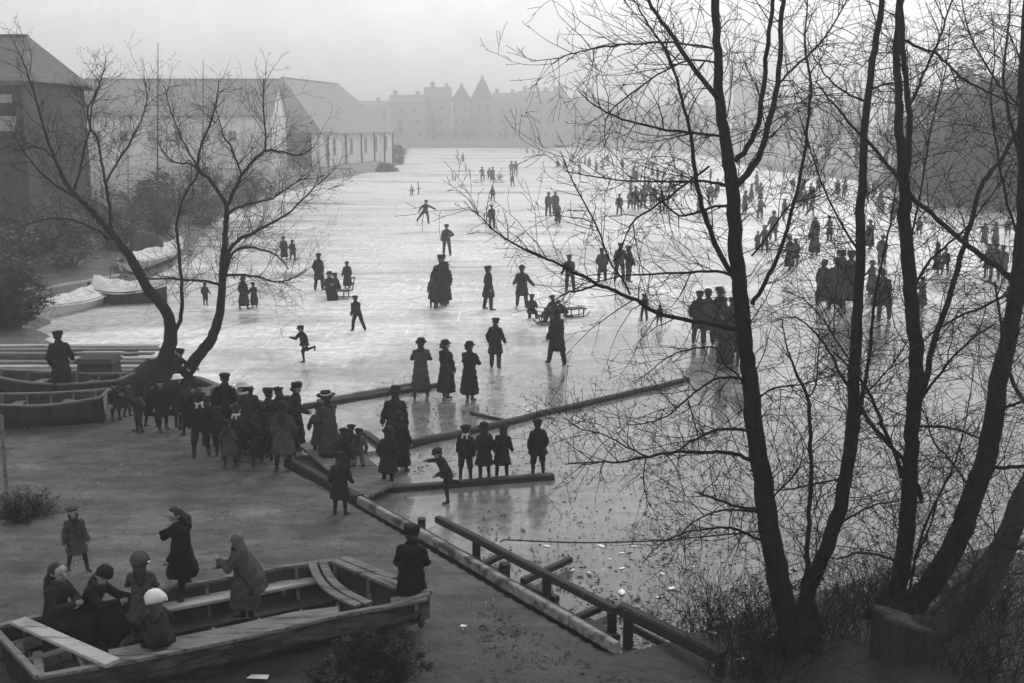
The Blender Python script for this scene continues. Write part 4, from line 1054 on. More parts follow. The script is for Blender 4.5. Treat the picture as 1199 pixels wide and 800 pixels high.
# plank pile
pl = ['topmost plank, nearest the ice edge, in the plank pile', 'second plank from the top of the pile left of the forked tree', 'third plank from the top of the pile left of the forked tree', 'fourth plank from the top of the plank pile',
      'fifth plank from the top of the plank pile', 'sixth plank from the top of the plank pile', 'seventh plank, lying over the dark gap of the pile', 'lowest plank of the pile, just above the bundle']
for i, (u0, u1, v) in enumerate([(-60, 186, 405), (-60, 190, 409), (-40, 180, 414), (70, 184, 419), (-60, 176, 424), (-30, 182, 429), (-60, 160, 434), (60, 168, 441)]):
    z = .5 - .02 * i; a, b = pt(u0, v + (1 if i % 2 else 0), z), pt(u1, v, z); m = MB(); m.beam(a, b, .26, .06)
    m.beam(a.lerp(b, .12) - Vector((0, 0, .19)), a.lerp(b, .16) - Vector((0, 0, .19)), .26, .3); m.beam(a.lerp(b, .84) - Vector((0, 0, .19)), a.lerp(b, .88) - Vector((0, 0, .19)), .26, .3)
    single(m, 'stacked_plank', M['wood' if i in (1, 2, 4, 6) else 'wood_pale'], (a.x, a.y, .2), pl[i], 'plank', 'planks piled left of the forked tree')
# pale laid-up boats behind the tree
def covered_boat(label, st, bw, wdt, hgt, group=None, hullm='tar', cover='canvas', name='laid_up_boat'):
    a, b = GL(*st), GL(*bw); z0 = max(a.z, 0); d = (b - a); d.z = 0; Lb = d.length; d.normalize(); s = Vector((d.y, -d.x, 0))
    root = empty(name, ((a.x + b.x) / 2, (a.y + b.y) / 2, z0), 0, label, 'boat', group)
    H = MB(); C_ = MB(); n = 12; vs = []; cv = []
    for i in range(n + 1):
        k = i / n; hw = wdt / 2 * (.55 + 1.8 * k * (1 - k)) * (1 - k ** 4) + .02; c = Vector((a.x, a.y, 0)) + d * (Lb * k); g_ = z0 + hgt * (.72 + .22 * (2 * k - .9) ** 2); rdg = g_ + hgt * (.6 * (1 - .5 * k)) + .04 * math.sin(i * 1.9)
        vs += [c - s * hw + Vector((0, 0, g_)), c - s * hw * .6 + Vector((0, 0, z0)), c + s * hw * .6 + Vector((0, 0, z0)), c + s * hw + Vector((0, 0, g_))]
        sg = .05 * math.sin(i * 2.3)
        cv += [c - s * (hw + .06) + Vector((0, 0, g_ - .08)), c - s * hw * .5 + Vector((0, 0, (g_ + rdg) / 2 - .06 + sg)), c + Vector((0, 0, rdg)), c + s * hw * .5 + Vector((0, 0, (g_ + rdg) / 2 - .06 - sg)), c + s * (hw + .06) + Vector((0, 0, g_ - .08))]
    H.add(vs, [(i*4+j, i*4+j+1, i*4+4+j+1, i*4+4+j) for i in range(n) for j in range(3)] + [(0, 1, 2, 3)])
    C_.add(cv, [(i*5+j, i*5+j+1, i*5+5+j+1, i*5+5+j) for i in range(n) for j in range(4)] + [(0, 1, 2, 3, 4)])
    H.build('hull', M[hullm], root); C_.build('cover', M[cover], root, smooth=True)
    return root
covered_boat('low pale boat under white canvas, farthest left on the shore', (122, 352), (38, 366), 1.6, .6, hullm='paint')
covered_boat('dark hulled boat with a pale canvas cover beside the leaning limb', (112, 354), (196, 354), 1.8, .75)
covered_boat('pale covered boat beyond the leaning limb by the bushes', (150, 318), (214, 296), 2.0, .6, hullm='paint')
p = GL(172, 301); m = MB(); m.lathe([(.9, 0), (.95, .3), (.85, .65), (.6, .9), (.25, 1.02), (.02, 1.05)], 14, Matrix.Translation(p) @ Matrix.Diagonal((1.0, .8, 1.25, 1)), wob=.05)
single(m, 'sheeted_heap', M['coat_mid'], p, 'round dark heap under a sheet beside the farthest covered boat', 'heap', smooth=True)
p = GL(132, 352); m = MB(); m.box((p.x, p.y, p.z + .35), (1.0, .5, .7), taper=.94); m.box((p.x, p.y, p.z + .72), (1.1, .6, .06))
single(m, 'dark_locker', M['tar'], p + Vector((0, 0, -.02)), 'small dark locker standing between the two near covered boats', 'locker')
# masts
for u, vb, vt, r, lb in [(184, 305, 50, .05, 'tall slender mast rising highest behind the forked tree'), (129, 350, 312, .035, 'short stake standing between the covered boats'), (237, 268, 70, .05, 'faint slender mast right of the tallest one'), (150, 262, 180, .05, 'short pole standing among the left bank bushes')]:
    b = GL(u, vb); t = P(u + (1 if vt < 100 else 0), vt, b.y); m = MB(); m.tube([b - Vector((0, 0, .3)), b.lerp(t, .5), t], [r, r * .8, r * .35], 7)
    if t.z > 6: m.tube([b.lerp(t, .72) - Vector((.5, 0, 0)), b.lerp(t, .72) + Vector((.5, 0, 0))], [.02, .02], 5)
    single(m, 'mast' if vt < 100 else 'stake', M['wood_dark'], b, lb, 'mast' if vt < 100 else 'stake')
# hand rail fence on the left bank
root = None
fa = [(-40, 346, 26), (12, 342, 24), (60, 336, 22), (104, 329, 20), (140, 322, 17)]
g0 = GL(60, 358); root = empty('bank_fence', g0, 0, 'low pale hand rail fence slanting across the left bank thicket', 'fence')
prev = None
for u, v, h in fa:
    b = GL(u, v + h * .9); t = P(u, v, b.y); m = MB(); m.beam(b - Vector((0, 0, .2)), t, .12, .12); m.build('post', M['wood'], root)
    if prev is not None: m = MB(); m.beam(prev, t, .09, .11); m.build('rail', M['wood_pale'], root)
    prev = t
# leaning post at the left edge
b = GL(8, 580); t = P(1, 486, b.y); m = MB(); m.beam(b - Vector((0, 0, .2)), t, .06, .06); m.beam(P(-6, 526, b.y), P(16, 525, b.y), .035, .035)
single(m, 'leaning_post', M['wood'], b, 'leaning grey fence post with a short crossbar at the left edge', 'post')
# hewn block under the right-hand trees
b = GL(1055, 768); m = MB(); n = 9; vs = []
def brow(z, sx, sy, k):
    out = []
    for q in range(24):
        t = 2 * math.pi * q / 24; c, s_ = math.cos(t), math.sin(t); e = 1 / max(abs(c), abs(s_)) ** .86
        x, y = c * e * sx, s_ * e * sy; jn = .018 * noise.noise(Vector((x * 7, y * 7 + 3, z * 4)))
        out.append(Vector((x * (1 + jn * 1.5), y * (1 + jn), z + (.11 * (-x / sx) if k else 0) + jn * .5)))
    return out
rows_ = [brow(-.1, .33, .25, 0), brow(.08, .34, .26, 0), brow(.2, .33, .25, 0), brow(.34, .32, .25, 1), brow(.48, .33, .25, 1), brow(.52, .33, .25, 1), brow(.535, .30, .22, 1)]
root = empty('hewn_block', b, R(8), 'rough square hewn block with a slanting pale top at the foot of the trees', 'block')
def ringm(rs, cap):
    mm = MB(); v = [p for r in rs for p in r]; f = [(i*24+q, i*24+(q+1) % 24, (i+1)*24+(q+1) % 24, (i+1)*24+q) for i in range(len(rs)-1) for q in range(24)]
    if cap: f.append(tuple((len(rs)-1)*24+q for q in range(24)))
    mm.add(v, f); return mm
ringm(rows_[:5], 0).build('side', M['tar'], root, smooth=True, local=True); ringm(rows_[4:], 1).build('top', M['hull'], root, local=True)
a, b2 = GL(1029, 768), GL(1084, 767); m = MB(); m.beam(a + Vector((0, -.08, .05)), b2 + Vector((0, -.08, .06)), .05, .05)
single(m, 'white_lath', M['paper'], a, 'narrow white lath lying on the dark ground before the hewn block', 'lath')
# scraps of paper and lumps of ice
for u, v, s, lb in [(303, 797, .17, 'white scrap of paper on the ground at the bottom edge under the boat'), (172, 660, .06, 'small white scrap lying on the path behind the seated girls'), (543, 736, .05, 'small white scrap on the dark bank right of the boat bow')]:
    p = GL(u, v); m = MB(); c = [Vector((rnd.uniform(.8, 1.2) * s * math.cos(t), rnd.uniform(.6, 1) * s * .8 * math.sin(t), rnd.uniform(.0, .25) * s)) for t in (.5, 2.2, 3.7, 5.4)]
    up = Vector((0, 0, .006)); m.add([p + q + Vector((0, 0, .03)) for q in c] + [p + q + up + Vector((0, 0, .03)) for q in c], [(3, 2, 1, 0), (4, 5, 6, 7), (0, 1, 5, 4), (1, 2, 6, 5), (2, 3, 7, 6), (3, 0, 4, 7)])
    single(m, 'paper_scrap', M['paper'], p, lb, 'paper')
for i in range(26):
    u, v = [(728, 694), (728, 666), (728, 648), (714, 655), (772, 700), (812, 664), (835, 742), (690, 672), (704, 640), (760, 655), (670, 668), (742, 640), (785, 690), (800, 722), (818, 755), (838, 700), (770, 735), (640, 640), (905, 745), (840, 780), (790, 745), (700, 700), (655, 690), (912, 742), (775, 672), (868, 772)][i]
    p = GL(u, v); s = (.075 if i == 0 else rnd.uniform(.025, .065)); m = MB()
    m.lathe([(s * .7, 0), (s, s * .25), (s * .75, s * .5), (s * .2, s * .6)], 6, Matrix.Translation(p) @ Matrix.Rotation(rnd.uniform(0, 6), 4, 'Z') @ Matrix.Diagonal((1.6, .8, .7, 1)))
    single(m, 'ice_lump', M['ice_lump'], p, 'long white lump of broken ice, largest beside the railing' if i == 0 else 'small white lump of broken ice or litter near the railing and trees', 'ice lump', None if i == 0 else 'lumps on the ice by the bank')
# leaf litter and trodden rubbish: nobody could count it
lr = random.Random(11); m = MB()
for i in range(15000):
    if i % 5 < 3:
        u = lr.uniform(560, 1199); v = lr.gauss(715, 75)
    elif i % 5 == 3: u = lr.uniform(440, 800); v = lr.uniform(440, 560)
    else: u = lr.uniform(640, 1199); v = lr.uniform(480, 640)
    if not 440 < v < 860: continue
    if lr.random() > .35 + .65 * (noise.noise(Vector((u * .012, v * .02, 0))) > 0): continue
    q = G(u, v, 0); z = max(0.0, gz(q.x, q.y)); q = G(u, v, z)
    s = lr.uniform(.012, .045) * (1.0 if i % 40 else 1.8); a = lr.uniform(0, 6.28); e = Vector((math.cos(a) * s, math.sin(a) * s, lr.uniform(-.3, .3) * s)); f = Vector((-math.sin(a) * s * .55, math.cos(a) * s * .55, lr.uniform(-.3, .3) * s)); h = q + Vector((0, 0, .012 + s * .3))
    m.add([h - e, h + f, h + e, h - f], [(0, 1, 2, 3)])
o = m.build('leaf_litter', M['litter']); tag(o, 'dark leaves and rubbish strewn over the ice by the trees', 'litter', kind='stuff')
# dead grass tufts and sticks on the bank
m = MB()
for i in range(14000):
    x = lr.uniform(-13, 9); y = lr.uniform(11.5, 27)
    if lr.random() > .25 + .75 * (noise.noise(Vector((x * .5, y * .5, 7))) > .12): continue
    if shore_d(x, y)[0] < .35: continue
    z = gz(x, y); h = lr.uniform(.02, .085); a = lr.uniform(0, 6.28); dx, dy = math.cos(a) * h, math.sin(a) * h
    m.add([(x - .004, y, z - .02), (x + .006, y, z - .02), (x + dx, y + dy, z + h)], [(0, 1, 2)])
o = m.build('dead_grass', M['grassmat']); tag(o, 'short dead grass on the trodden bank', 'grass', kind='stuff')
m = MB()
for i in range(2600):
    x = lr.uniform(-13, 6); y = lr.uniform(11.5, 27)
    if noise.noise(Vector((x * .7, y * .7, 31))) < .12 or shore_d(x, y)[0] < .3: continue
    z = gz(x, y) + .012; a = lr.uniform(0, 6.28); s = lr.uniform(.004, .011); l = s * lr.uniform(1, 6)
    e = Vector((math.cos(a) * l, math.sin(a) * l, .004)); f = Vector((-math.sin(a) * s, math.cos(a) * s, .006)); q = Vector((x, y, z + .008))
    m.add([q - e, q + f, q + e, q - f], [(0, 1, 2, 3)])
o = m.build('straw_litter', M['wood_pale']); tag(o, 'pale straw and chips strewn on the trodden bank', 'litter', kind='stuff')
# brushwood low at the foot of the right hand trees
sk = random.Random(5); trng = random.Random(77)
for i, (u, v, lb) in enumerate([(905, 765, 'low tangle of dark shoots left of the main trunk foot'), (985, 748, 'low tangle of dark shoots between the two trunk groups'), (1150, 790, 'dark tangle of shoots in the bottom right corner'), (1110, 735, 'tangle of upright shoots beside the leaning trunk'), (845, 745, 'thin dark shoots between the railing end and the main trunk'), (1020, 705, 'dark shoots behind the hewn block'), (1175, 720, 'dark shoots under the trunk at the right edge'), (880, 795, 'tangle of dark shoots at the bottom below the main trunk')]):
    p = GL(u, v); m = MB()
    for k in range(80):
        a = trng.uniform(0, 6.28); q = Vector((trng.gauss(0, .28), trng.gauss(0, .2), 0)); q.z = gz(p.x + q.x, p.y + q.y) - p.z
        twig(m, q, Vector((math.cos(a) * .45, math.sin(a) * .45, 1)).normalized(), trng.uniform(.3, 1.4), .007, 2, .03, .13, 0, .8)
    ob = link('shoots', m.mesh('shoots', M['twig'], False)); ob.location = p; tag(ob, lb, 'shoots')
# ------------------------------------------------------------------ people
def v3(x, y, z): return Vector((x, y, z))
def remeshed(mb, voxel, smooth_it=2, mats=(), assign=None, fold=None):
    me = mb.mesh('tmp', None, True); o = bpy.data.objects.new('tmp', me); col.objects.link(o)
    r = o.modifiers.new('r', 'REMESH'); r.mode = 'VOXEL'; r.voxel_size = voxel; r.use_smooth_shade = True
    if smooth_it:
        s = o.modifiers.new('s', 'SMOOTH'); s.factor = .5; s.iterations = smooth_it
    dg = bpy.context.evaluated_depsgraph_get(); ev = o.evaluated_get(dg)
    out = bpy.data.meshes.new_from_object(ev)
    bpy.data.objects.remove(o); bpy.data.meshes.remove(me)
    n = len(out.vertices); co = np.empty(n * 3); out.vertices.foreach_get('co', co); co = co.reshape(-1, 3)
    if fold is not None:
        co = fold(co); out.vertices.foreach_set('co', co.ravel()); out.update()
    out.materials.clear()
    for m in mats: out.materials.append(m)
    if assign is not None and len(mats) > 1:
        k = len(out.polygons); pc = np.empty(k * 3); out.polygons.foreach_get('center', pc); pc = pc.reshape(-1, 3)
        best = np.full(k, 1e9); idx = np.zeros(k, int)
        for p0, r0, p1, r1, mi in assign:
            a = np.array(p0); d = np.array(p1) - a; L2 = max(1e-9, d @ d)
            t = np.clip((pc - a) @ d / L2, 0, 1)
            dist = np.linalg.norm(pc - a - t[:, None] * d, axis=1) - (r0 + (r1 - r0) * t)
            w_ = dist < best; best[w_] = dist[w_]; idx[w_] = mi
        out.polygons.foreach_set('material_index', idx.astype(np.int32))
    out.polygons.foreach_set('use_smooth', [True] * len(out.polygons))
    return out
def join_into(me, mb, mi):
    """append loose detail (fingers, eyes) to a remeshed body mesh"""
    bm = bmesh.new(); bm.from_mesh(me)
    vs = [bm.verts.new(p) for p in mb.v]
    for f in mb.f:
        try:
            q = bm.faces.new([vs[i] for i in f]); q.material_index = mi; q.smooth = True
        except ValueError: pass
    bm.to_mesh(me); bm.free()

def fk(p):
    """joint positions. person faces -Y. angles in degrees, forward is towards -Y"""
    J = {}
    kid = p.get('kid', 0.0)
    legL = 1 - .06 * kid
    lean = R(p.get('lean', 0)); sl = R(p.get('side', 0))
    T = v3(math.sin(sl), -math.sin(lean) * math.cos(sl), math.cos(lean) * math.cos(sl))
    hip = v3(0, 0, 0); J['hip'] = hip; J['T'] = T
    J['chest'] = hip + T * .34; J['neck'] = hip + T * .525
    tw = R(p.get('twist', 0)); X = v3(math.cos(tw), math.sin(tw), 0)
    hp = R(p.get('nod', 0)) + lean * .55; hy = R(p.get('look', 0)) + tw
    Hd = v3(math.sin(sl) * .6, -math.sin(hp), math.cos(hp)).normalized()
    J['head'] = J['neck'] + Hd * (.135 + .01 * kid); J['Hd'] = Hd
    fw = v3(math.sin(hy), -math.cos(hy), 0); fw = (fw - Hd * fw.dot(Hd)).normalized(); J['Fw'] = fw
    for s, k in ((-1, 'R'), (1, 'L')):          # person's left is +X when facing -Y
        J['sh' + k] = hip + T * .41 + X * (s * .156)
        f, o, e, inn = p.get('arm' + k, (4, 10, 12, 0)); f, o, e, inn = R(f), R(o), R(e), R(inn)
        d1 = v3(s * math.sin(o), -math.sin(f) * math.cos(o), -math.cos(f) * math.cos(o))
        o2 = o - inn; d2 = v3(s * math.sin(o2), -math.sin(f + e) * math.cos(o2), -math.cos(f + e) * math.cos(o2))
        J['el' + k] = J['sh' + k] + d1 * .27; J['wr' + k] = J['el' + k] + d2 * .245; J['hd' + k] = d2
        f, o, kn = p.get('leg' + k, (0, 3, 0)); f, o, kn = R(f), R(o), R(kn)
        J['hp' + k] = hip + v3(s * .088, 0, -.03)
        d1 = v3(s * math.sin(o), -math.sin(f) * math.cos(o), -math.cos(f) * math.cos(o)); g = f - kn
        d2 = v3(s * math.sin(o) * .6, -math.sin(g) * math.cos(o), -math.cos(g) * math.cos(o)).normalized()
        J['kn' + k] = J['hp' + k] + d1 * (.415 * legL); J['an' + k] = J['kn' + k] + d2 * (.405 * legL)
        # toe: level when the shin is near upright, pointing with the leg when it swings behind
        a = max(0.0, -g - R(12)); toe = v3(s * .18, -math.cos(a), -math.sin(a)).normalized()
        J['toe' + k] = J['an' + k] + toe * .145 + v3(0, 0, -.045)
    low = min(min(J['an' + k].z - .075 for k in 'LR'), min(J['toe' + k].z - .032 for k in 'LR'))
    off = p['seat'] - (hip.z - .13) if 'seat' in p else -low
    if 'drop' in p: off -= p['drop']
    for k in J:
        if k not in ('T', 'Hd', 'Fw', 'hdL', 'hdR'): J[k] = J[k] + v3(0, 0, off)
    return J

PCACHE = {}
def person_meshes(spec, hi):
    """spec -> list of (part, mesh). parts: body, trousers/skirt, coat, hat, hair, collar..."""
    key = (repr(sorted(spec.items(), key=lambda t: t[0])), hi)
    if key in PCACHE: return PCACHE[key]
    p = spec; J = fk(p); kid = p.get('kid', 0.0); T = J['T']; Hd, Fw = J['Hd'], J['Fw']
    pr = random.Random(repr(sorted(spec.items())).__hash__() if False else sum(map(ord, key[0])))
    vox = .015 if hi else .024
    parts = []
    bulk = p.get('bulk', 1.0); hr = .098 * (1 + .16 * kid)
    # ---- body
    caps = []
    def C(a, ra, b, rb, m): caps.append((a, ra, b, rb, m))
    hd = J['head']; sdv = Hd.cross(Fw).normalized()
    C(hd + Hd * .012 - Fw * .012, hr, hd + Hd * .02 + Fw * .01, hr * .97, 0)
    C(hd - Hd * .045 + Fw * .035, hr * .62, hd - Hd * .075 + Fw * .058, hr * .42, 0)                    # jaw, chin
    C(hd + Fw * (hr * 1.0), .014, hd - Hd * .028 + Fw * (hr * 1.2), .02, 0)                             # nose
    for s in (-1, 1): C(hd - Hd * .005 + sdv * s * hr * .97, .018, hd - Hd * .03 + sdv * s * hr * .93, .013, 0)
    C(J['neck'] - T * .04, .055, hd - Hd * .04, .048, 0)
    C(J['hip'] + T * .02, .125, J['hip'] + T * .22, .115, 1); C(J['hip'] + T * .24, .12, J['hip'] + T * .42, .125, 1)
    for k in 'LR':
        C(J['sh' + k], .052, J['el' + k], .044, 1); C(J['el' + k], .045, J['wr' + k], .033, 1); C(J['hip'] + T * .42, .06, J['sh' + k], .05, 1)
        C(J['hp' + k], .088, J['kn' + k], .058, 2); C(J['kn' + k], .056, J['kn' + k].lerp(J['an' + k], .35), .057, 2); C(J['kn' + k].lerp(J['an' + k], .35), .056, J['an' + k], .04, 2)
        an, toe = J['an' + k], J['toe' + k]
        C(an - v3(0, 0, .02), .046, an - v3(0, 0, .032), .046, 3); C(an - v3(0, 0, .035) + (an - toe).normalized() * .02, .04, toe, .033, 3); C(an + (J['kn' + k] - an) * .28, .049, an, .048, 3)
    mb = MB()
    for c in caps: mb.capsule(c[0], c[1], c[2], c[3], 12 if hi else 9)
    gl = M['skin'] if p.get('hands', 'bare') == 'bare' else M['coat_dark']
    body = remeshed(mb, vox, 2, (M['skin'], M['coat_dark'], M['stocking'], M['boot'], M['feature'], gl), caps)
    if hi or True:
        hb = MB()
        for s, k in ((-1, 'R'), (1, 'L')):
            w0 = J['wr' + k]; d = J['hd' + k]; inn = v3(-s, 0, 0); inn = (inn - d * inn.dot(d)).normalized(); ac = d.cross(inn).normalized()
            hb.capsule(w0 - d * .02, .026, w0 + d * .06, .03, 7, 2)
            for q in range(4):
                b0 = w0 + d * .075 + ac * ((q - 1.5) * .0185); L_ = (.03, .036, .034, .026)[q]
                m1 = b0 + d * L_ + inn * .008; m2 = m1 + (d * .6 + inn * .8).normalized() * L_ * .75; m3 = m2 + (d * .1 + inn).normalized() * L_ * .5
                hb.tube([b0 - d * .02, b0, m1, m2, m3], [.010, .0105, .0095, .0085, .006], 6)
            tb = w0 + d * .02 + ac * (-s * .028 if Fw.y < 0 else .028); fwd = v3(0, -1, 0); sg = 1 if ac.dot(fwd) > 0 else -1
            tb = w0 + d * .018 + ac * sg * .026; t1 = tb + (d * .6 + ac * sg * .75).normalized() * .036; t2 = t1 + (d * .9 + ac * sg * .1 + inn * .35).normalized() * .03
            hb.tube([w0 + d * .005, tb, t1, t2], [.016, .014, .0115, .008], 6)
        join_into(body, hb, 5)
        fb = MB()
        for s in (-1, 1):
            e = hd + Fw * (hr * .93) + sdv * s * .034 + Hd * .006; fb.capsule(e - sdv * .009, .0105, e + sdv * .009, .0105, 6, 2)
            fb.capsule(e + Hd * .024 - sdv * .016, .007, e + Hd * .022 + sdv * .016, .006, 5, 1)
        mo = hd - Hd * .058 + Fw * (hr * .93 + .012); fb.capsule(mo - sdv * .02, .008, mo + sdv * .02, .008, 5, 1)
        join_into(body, fb, 4)
    parts.append(('body', body, None))
    # ---- trousers / breeches
    tr = p.get('trousers')
    if tr:
        mb = MB(); mb.capsule(J['hip'] + T * .1, .135, J['hip'] - v3(0, 0, .02), .14, 12)
        for k in 'LR':
            mb.capsule(J['hp' + k], .105, J['kn' + k], .082 if tr == 'long' else .088, 10)
            if tr == 'long':
                an = J['kn' + k].lerp(J['an' + k], .93); mb.capsule(J['kn' + k], .08, an, .066, 10)
            else: mb.capsule(J['kn' + k], .086, J['kn' + k].lerp(J['an' + k], .06), .082, 10)
        parts.append(('trousers', remeshed(mb, vox, 2, (M[p.get('trmat', 'coat_dark')],)), 'low'))
    def loft(mb, secs, seg=22):
        vs = []; fs = []
        for c, ax, rx, ry in secs:
            f = v3(0, -1, 0); f = (f - ax * f.dot(ax)).normalized(); x = f.cross(ax).normalized()
            for j in range(seg):
                t = 2 * math.pi * j / seg; vs.append(c + x * (math.cos(t) * rx) + f * (math.sin(t) * ry))
        m = len(secs)
        for i in range(m - 1):
            for j in range(seg): fs.append((i*seg+j, i*seg+(j+1) % seg, (i+1)*seg+(j+1) % seg, (i+1)*seg+j))
        fs.append(tuple(range(seg-1, -1, -1))); fs.append(tuple((m-1)*seg+j for j in range(seg)))
        mb.add(vs, fs)
    hip = J['hip']
    lm = ((J['knL'] + J['knR']) / 2); an_m = (J['anL'] + J['anR']) / 2
    def hang(drop):   # centre of a hem hanging 'drop' below the hips, drawn a little by the legs
        k = min(1, drop / .42); q = hip.lerp(lm, k * .55); return v3(q.x * .8, q.y, hip.z - drop)
    spread = abs(J['knL'].y - J['knR'].y) * .25
    kfold = pr.choice((7, 8, 9, 10)); ph = pr.uniform(0, 6)
    def fold_fn(zt, amp, cx=0.0):
        def f(co):
            dz = np.clip((zt - co[:, 2]) / .5, 0, 1)
            c = np.array([0.0, hip.y * 1.0]); xy = co[:, :2] - c; th = np.arctan2(xy[:, 1], xy[:, 0])
            s = 1 + amp * dz * (np.sin(kfold * th + ph + 2.2 * co[:, 2]) * .6 + np.sin((kfold - 3) * th + 2 * ph) * .4)
            co[:, :2] = c + xy * s[:, None]
            n1 = np.sin(co[:, 2] * 33 + ph + co[:, 0] * 17 + 2 * np.sin(co[:, 1] * 19 + ph)); n2 = np.sin(co[:, 2] * 27 + 2 * ph + co[:, 0] * 23 + 2 * np.sin(co[:, 0] * 15)); co += .0075 * np.stack([n1, n2, np.zeros(len(co))], 1)
            return co
        return f
    Z = v3(0, 0, 1)
    sit = 'seat' in p or p.get('sitskirt')
    # ---- skirt
    if p.get('skirt'):
        mb = MB()
        if sit:
            for k in 'LR':
                mb.capsule(hip - v3(0, 0, .0), .15, J['kn' + k], .115, 10); mb.capsule(J['kn' + k], .115, J['kn' + k].lerp(J['an' + k], p['skirt']), .11, 10)
            mb.capsule(hip, .14, lm, .12, 10); mb.capsule(lm, .12, lm.lerp(an_m, p['skirt']), .12, 10)
        else:
            D = (hip.z - .07) * p['skirt']
            loft(mb, [(hip + T * .14, T, .13, .105), (hip + T * .02, T, .17, .13), (hang(.2), Z, .195, .16 + spread), (hang(D * .6), Z, .22, .19 + spread), (hang(D), Z, .25, .215 + spread)])
        parts.append(('skirt', remeshed(mb, vox, 2, (M[p.get('skmat', 'coat_black')],), fold=None if sit else fold_fn(hip.z, .09)), 'low'))
    # ---- coat
    mb = MB(); cd = p.get('coat', .3); b = bulk
    secs = [(J['neck'] + T * .015, T, .062, .062), (hip + T * .5, T, .078 * b, .074 * b), (hip + T * .472, T, .122 * b, .09 * b), (hip + T * .435, T, .166 * b, .108 * b), (hip + T * .36, T, .184 * b, .126 * b), (hip + T * .2, T, .165 * b, .122 * b), (hip + T * .06, T, .172 * b, .138 * b)]
    if sit and cd > .18:
        loft(mb, secs + [(hip - v3(0, 0, .04), Z, .18 * b, .15 * b)])
        e = min(1, (cd - .1) / .4)
        for k in 'LR': mb.capsule(J['hp' + k], .125, J['hp' + k].lerp(J['kn' + k], e), .12, 10)
        mb.capsule(hip, .13, hip.lerp(lm, e), .12, 10)
    else:
        fl = p.get('flare', 1.0)
        for q in (.25, .55, .8, 1.0):
            d_ = cd * q; secs.append((hang(d_), Z, (.178 + .11 * d_ * fl) * b, (.145 + .11 * d_ * fl) * b + spread * min(1, d_ / .3)))
        loft(mb, secs)
    for k in 'LR':
        mb.capsule(J['sh' + k], .066 * b, J['el' + k], .062 * b, 10); mb.capsule(J['el' + k], .066 * b, J['wr' + k], .054 * b, 10)
        mb.capsule(hip + T * .42, .07, J['sh' + k], .064 * b, 8)
    cq = J['neck'] + T * .012
    fq = v3(0, -1, 0); fq = (fq - T * fq.dot(T)).normalized(); xq = fq.cross(T).normalized()
    mb.tube([cq + xq * math.cos(t) * .062 + fq * math.sin(t) * .062 - T * .02 * math.sin(t) for t in [2 * math.pi * i / 12 for i in range(13)]], [.026] * 13, 7)
    if p.get('cape'):
        # a cape pulled off the shoulders backwards
        bk = v3(0, 1, 0)
        loft(mb, [(J['neck'], T, .09, .08), (hip + T * .42 + bk * .02, T, .22, .15), (hip + T * .2 + bk * .07, T, .26, .18), (hip + bk * .14, Z, .3, .2), (hip + bk * .22 - Z * .24, Z, .32, .16)])
    if p.get('pockets'): pass
    parts.append(('coat', remeshed(mb, vox, 2, (M['coat_dark'],), fold=None if sit else fold_fn(hip.z + .02, .075 if cd > .2 else .03)), 'coat'))
    # ---- collar / scarf
    if p.get('collar'):
        mb = MB(); c = J['neck'] + T * .012; f = v3(0, -1, 0); f = (f - T * f.dot(T)).normalized(); x = f.cross(T).normalized(); pts = []
        pts = [c + x * math.cos(t) * .075 + f * math.sin(t) * .075 - T * .012 * math.sin(t) for t in [2 * math.pi * i / 14 for i in range(15)]]
        mb.tube(pts, [.03] * 15, 7)
        if p['collar'] == 'sailor':
            for s in (-1, 1): mb.capsule(c - f * .09 + x * s * .05, .025, c - f * .11 + x * s * .07 - T * .1, .02, 7)
            parts.append(('collar', mb.mesh('collar', M['linen']), None))
        else: parts.append(('scarf', mb.mesh('scarf', M[p['collar']]), None))
    # ---- hair
    hair = p.get('hair', 'short')
    mb = MB(); bk = -Fw
    mb.capsule(hd + Hd * .032 + bk * .02, hr * 1.04, hd - Hd * .015 + bk * .035, hr * 1.0, 10)
    for s in (-1, 1): mb.capsule(hd + Hd * .03 + sdv * s * hr * .62 + Fw * .015, hr * .42, hd - Hd * .03 + sdv * s * hr * .72 + bk * .02, hr * .36, 8)
    if hair == 'bun': mb.capsule(hd - Hd * .05 + bk * .1, .055, hd - Hd * .05 + bk * .115, .05, 9)
    if hair == 'long':
        mb.capsule(hd - Hd * .03 + bk * .055, .085, J['neck'] - T * .02 + bk * .115, .085, 10); mb.capsule(J['neck'] - T * .02 + bk * .115, .085, J['neck'] - T * .2 + bk * .145, .06, 10)
        for s in (-1, 1): mb.capsule(hd + bk * .03 + sdv * s * .07, .045, J['neck'] - T * .1 + bk * .1 + sdv * s * .07, .04, 8)
    parts.append(('hair', remeshed(mb, vox, 1, (M[p.get('hairmat', 'hair')],)), None))
    # ---- hat
    hat = p.get('hat')
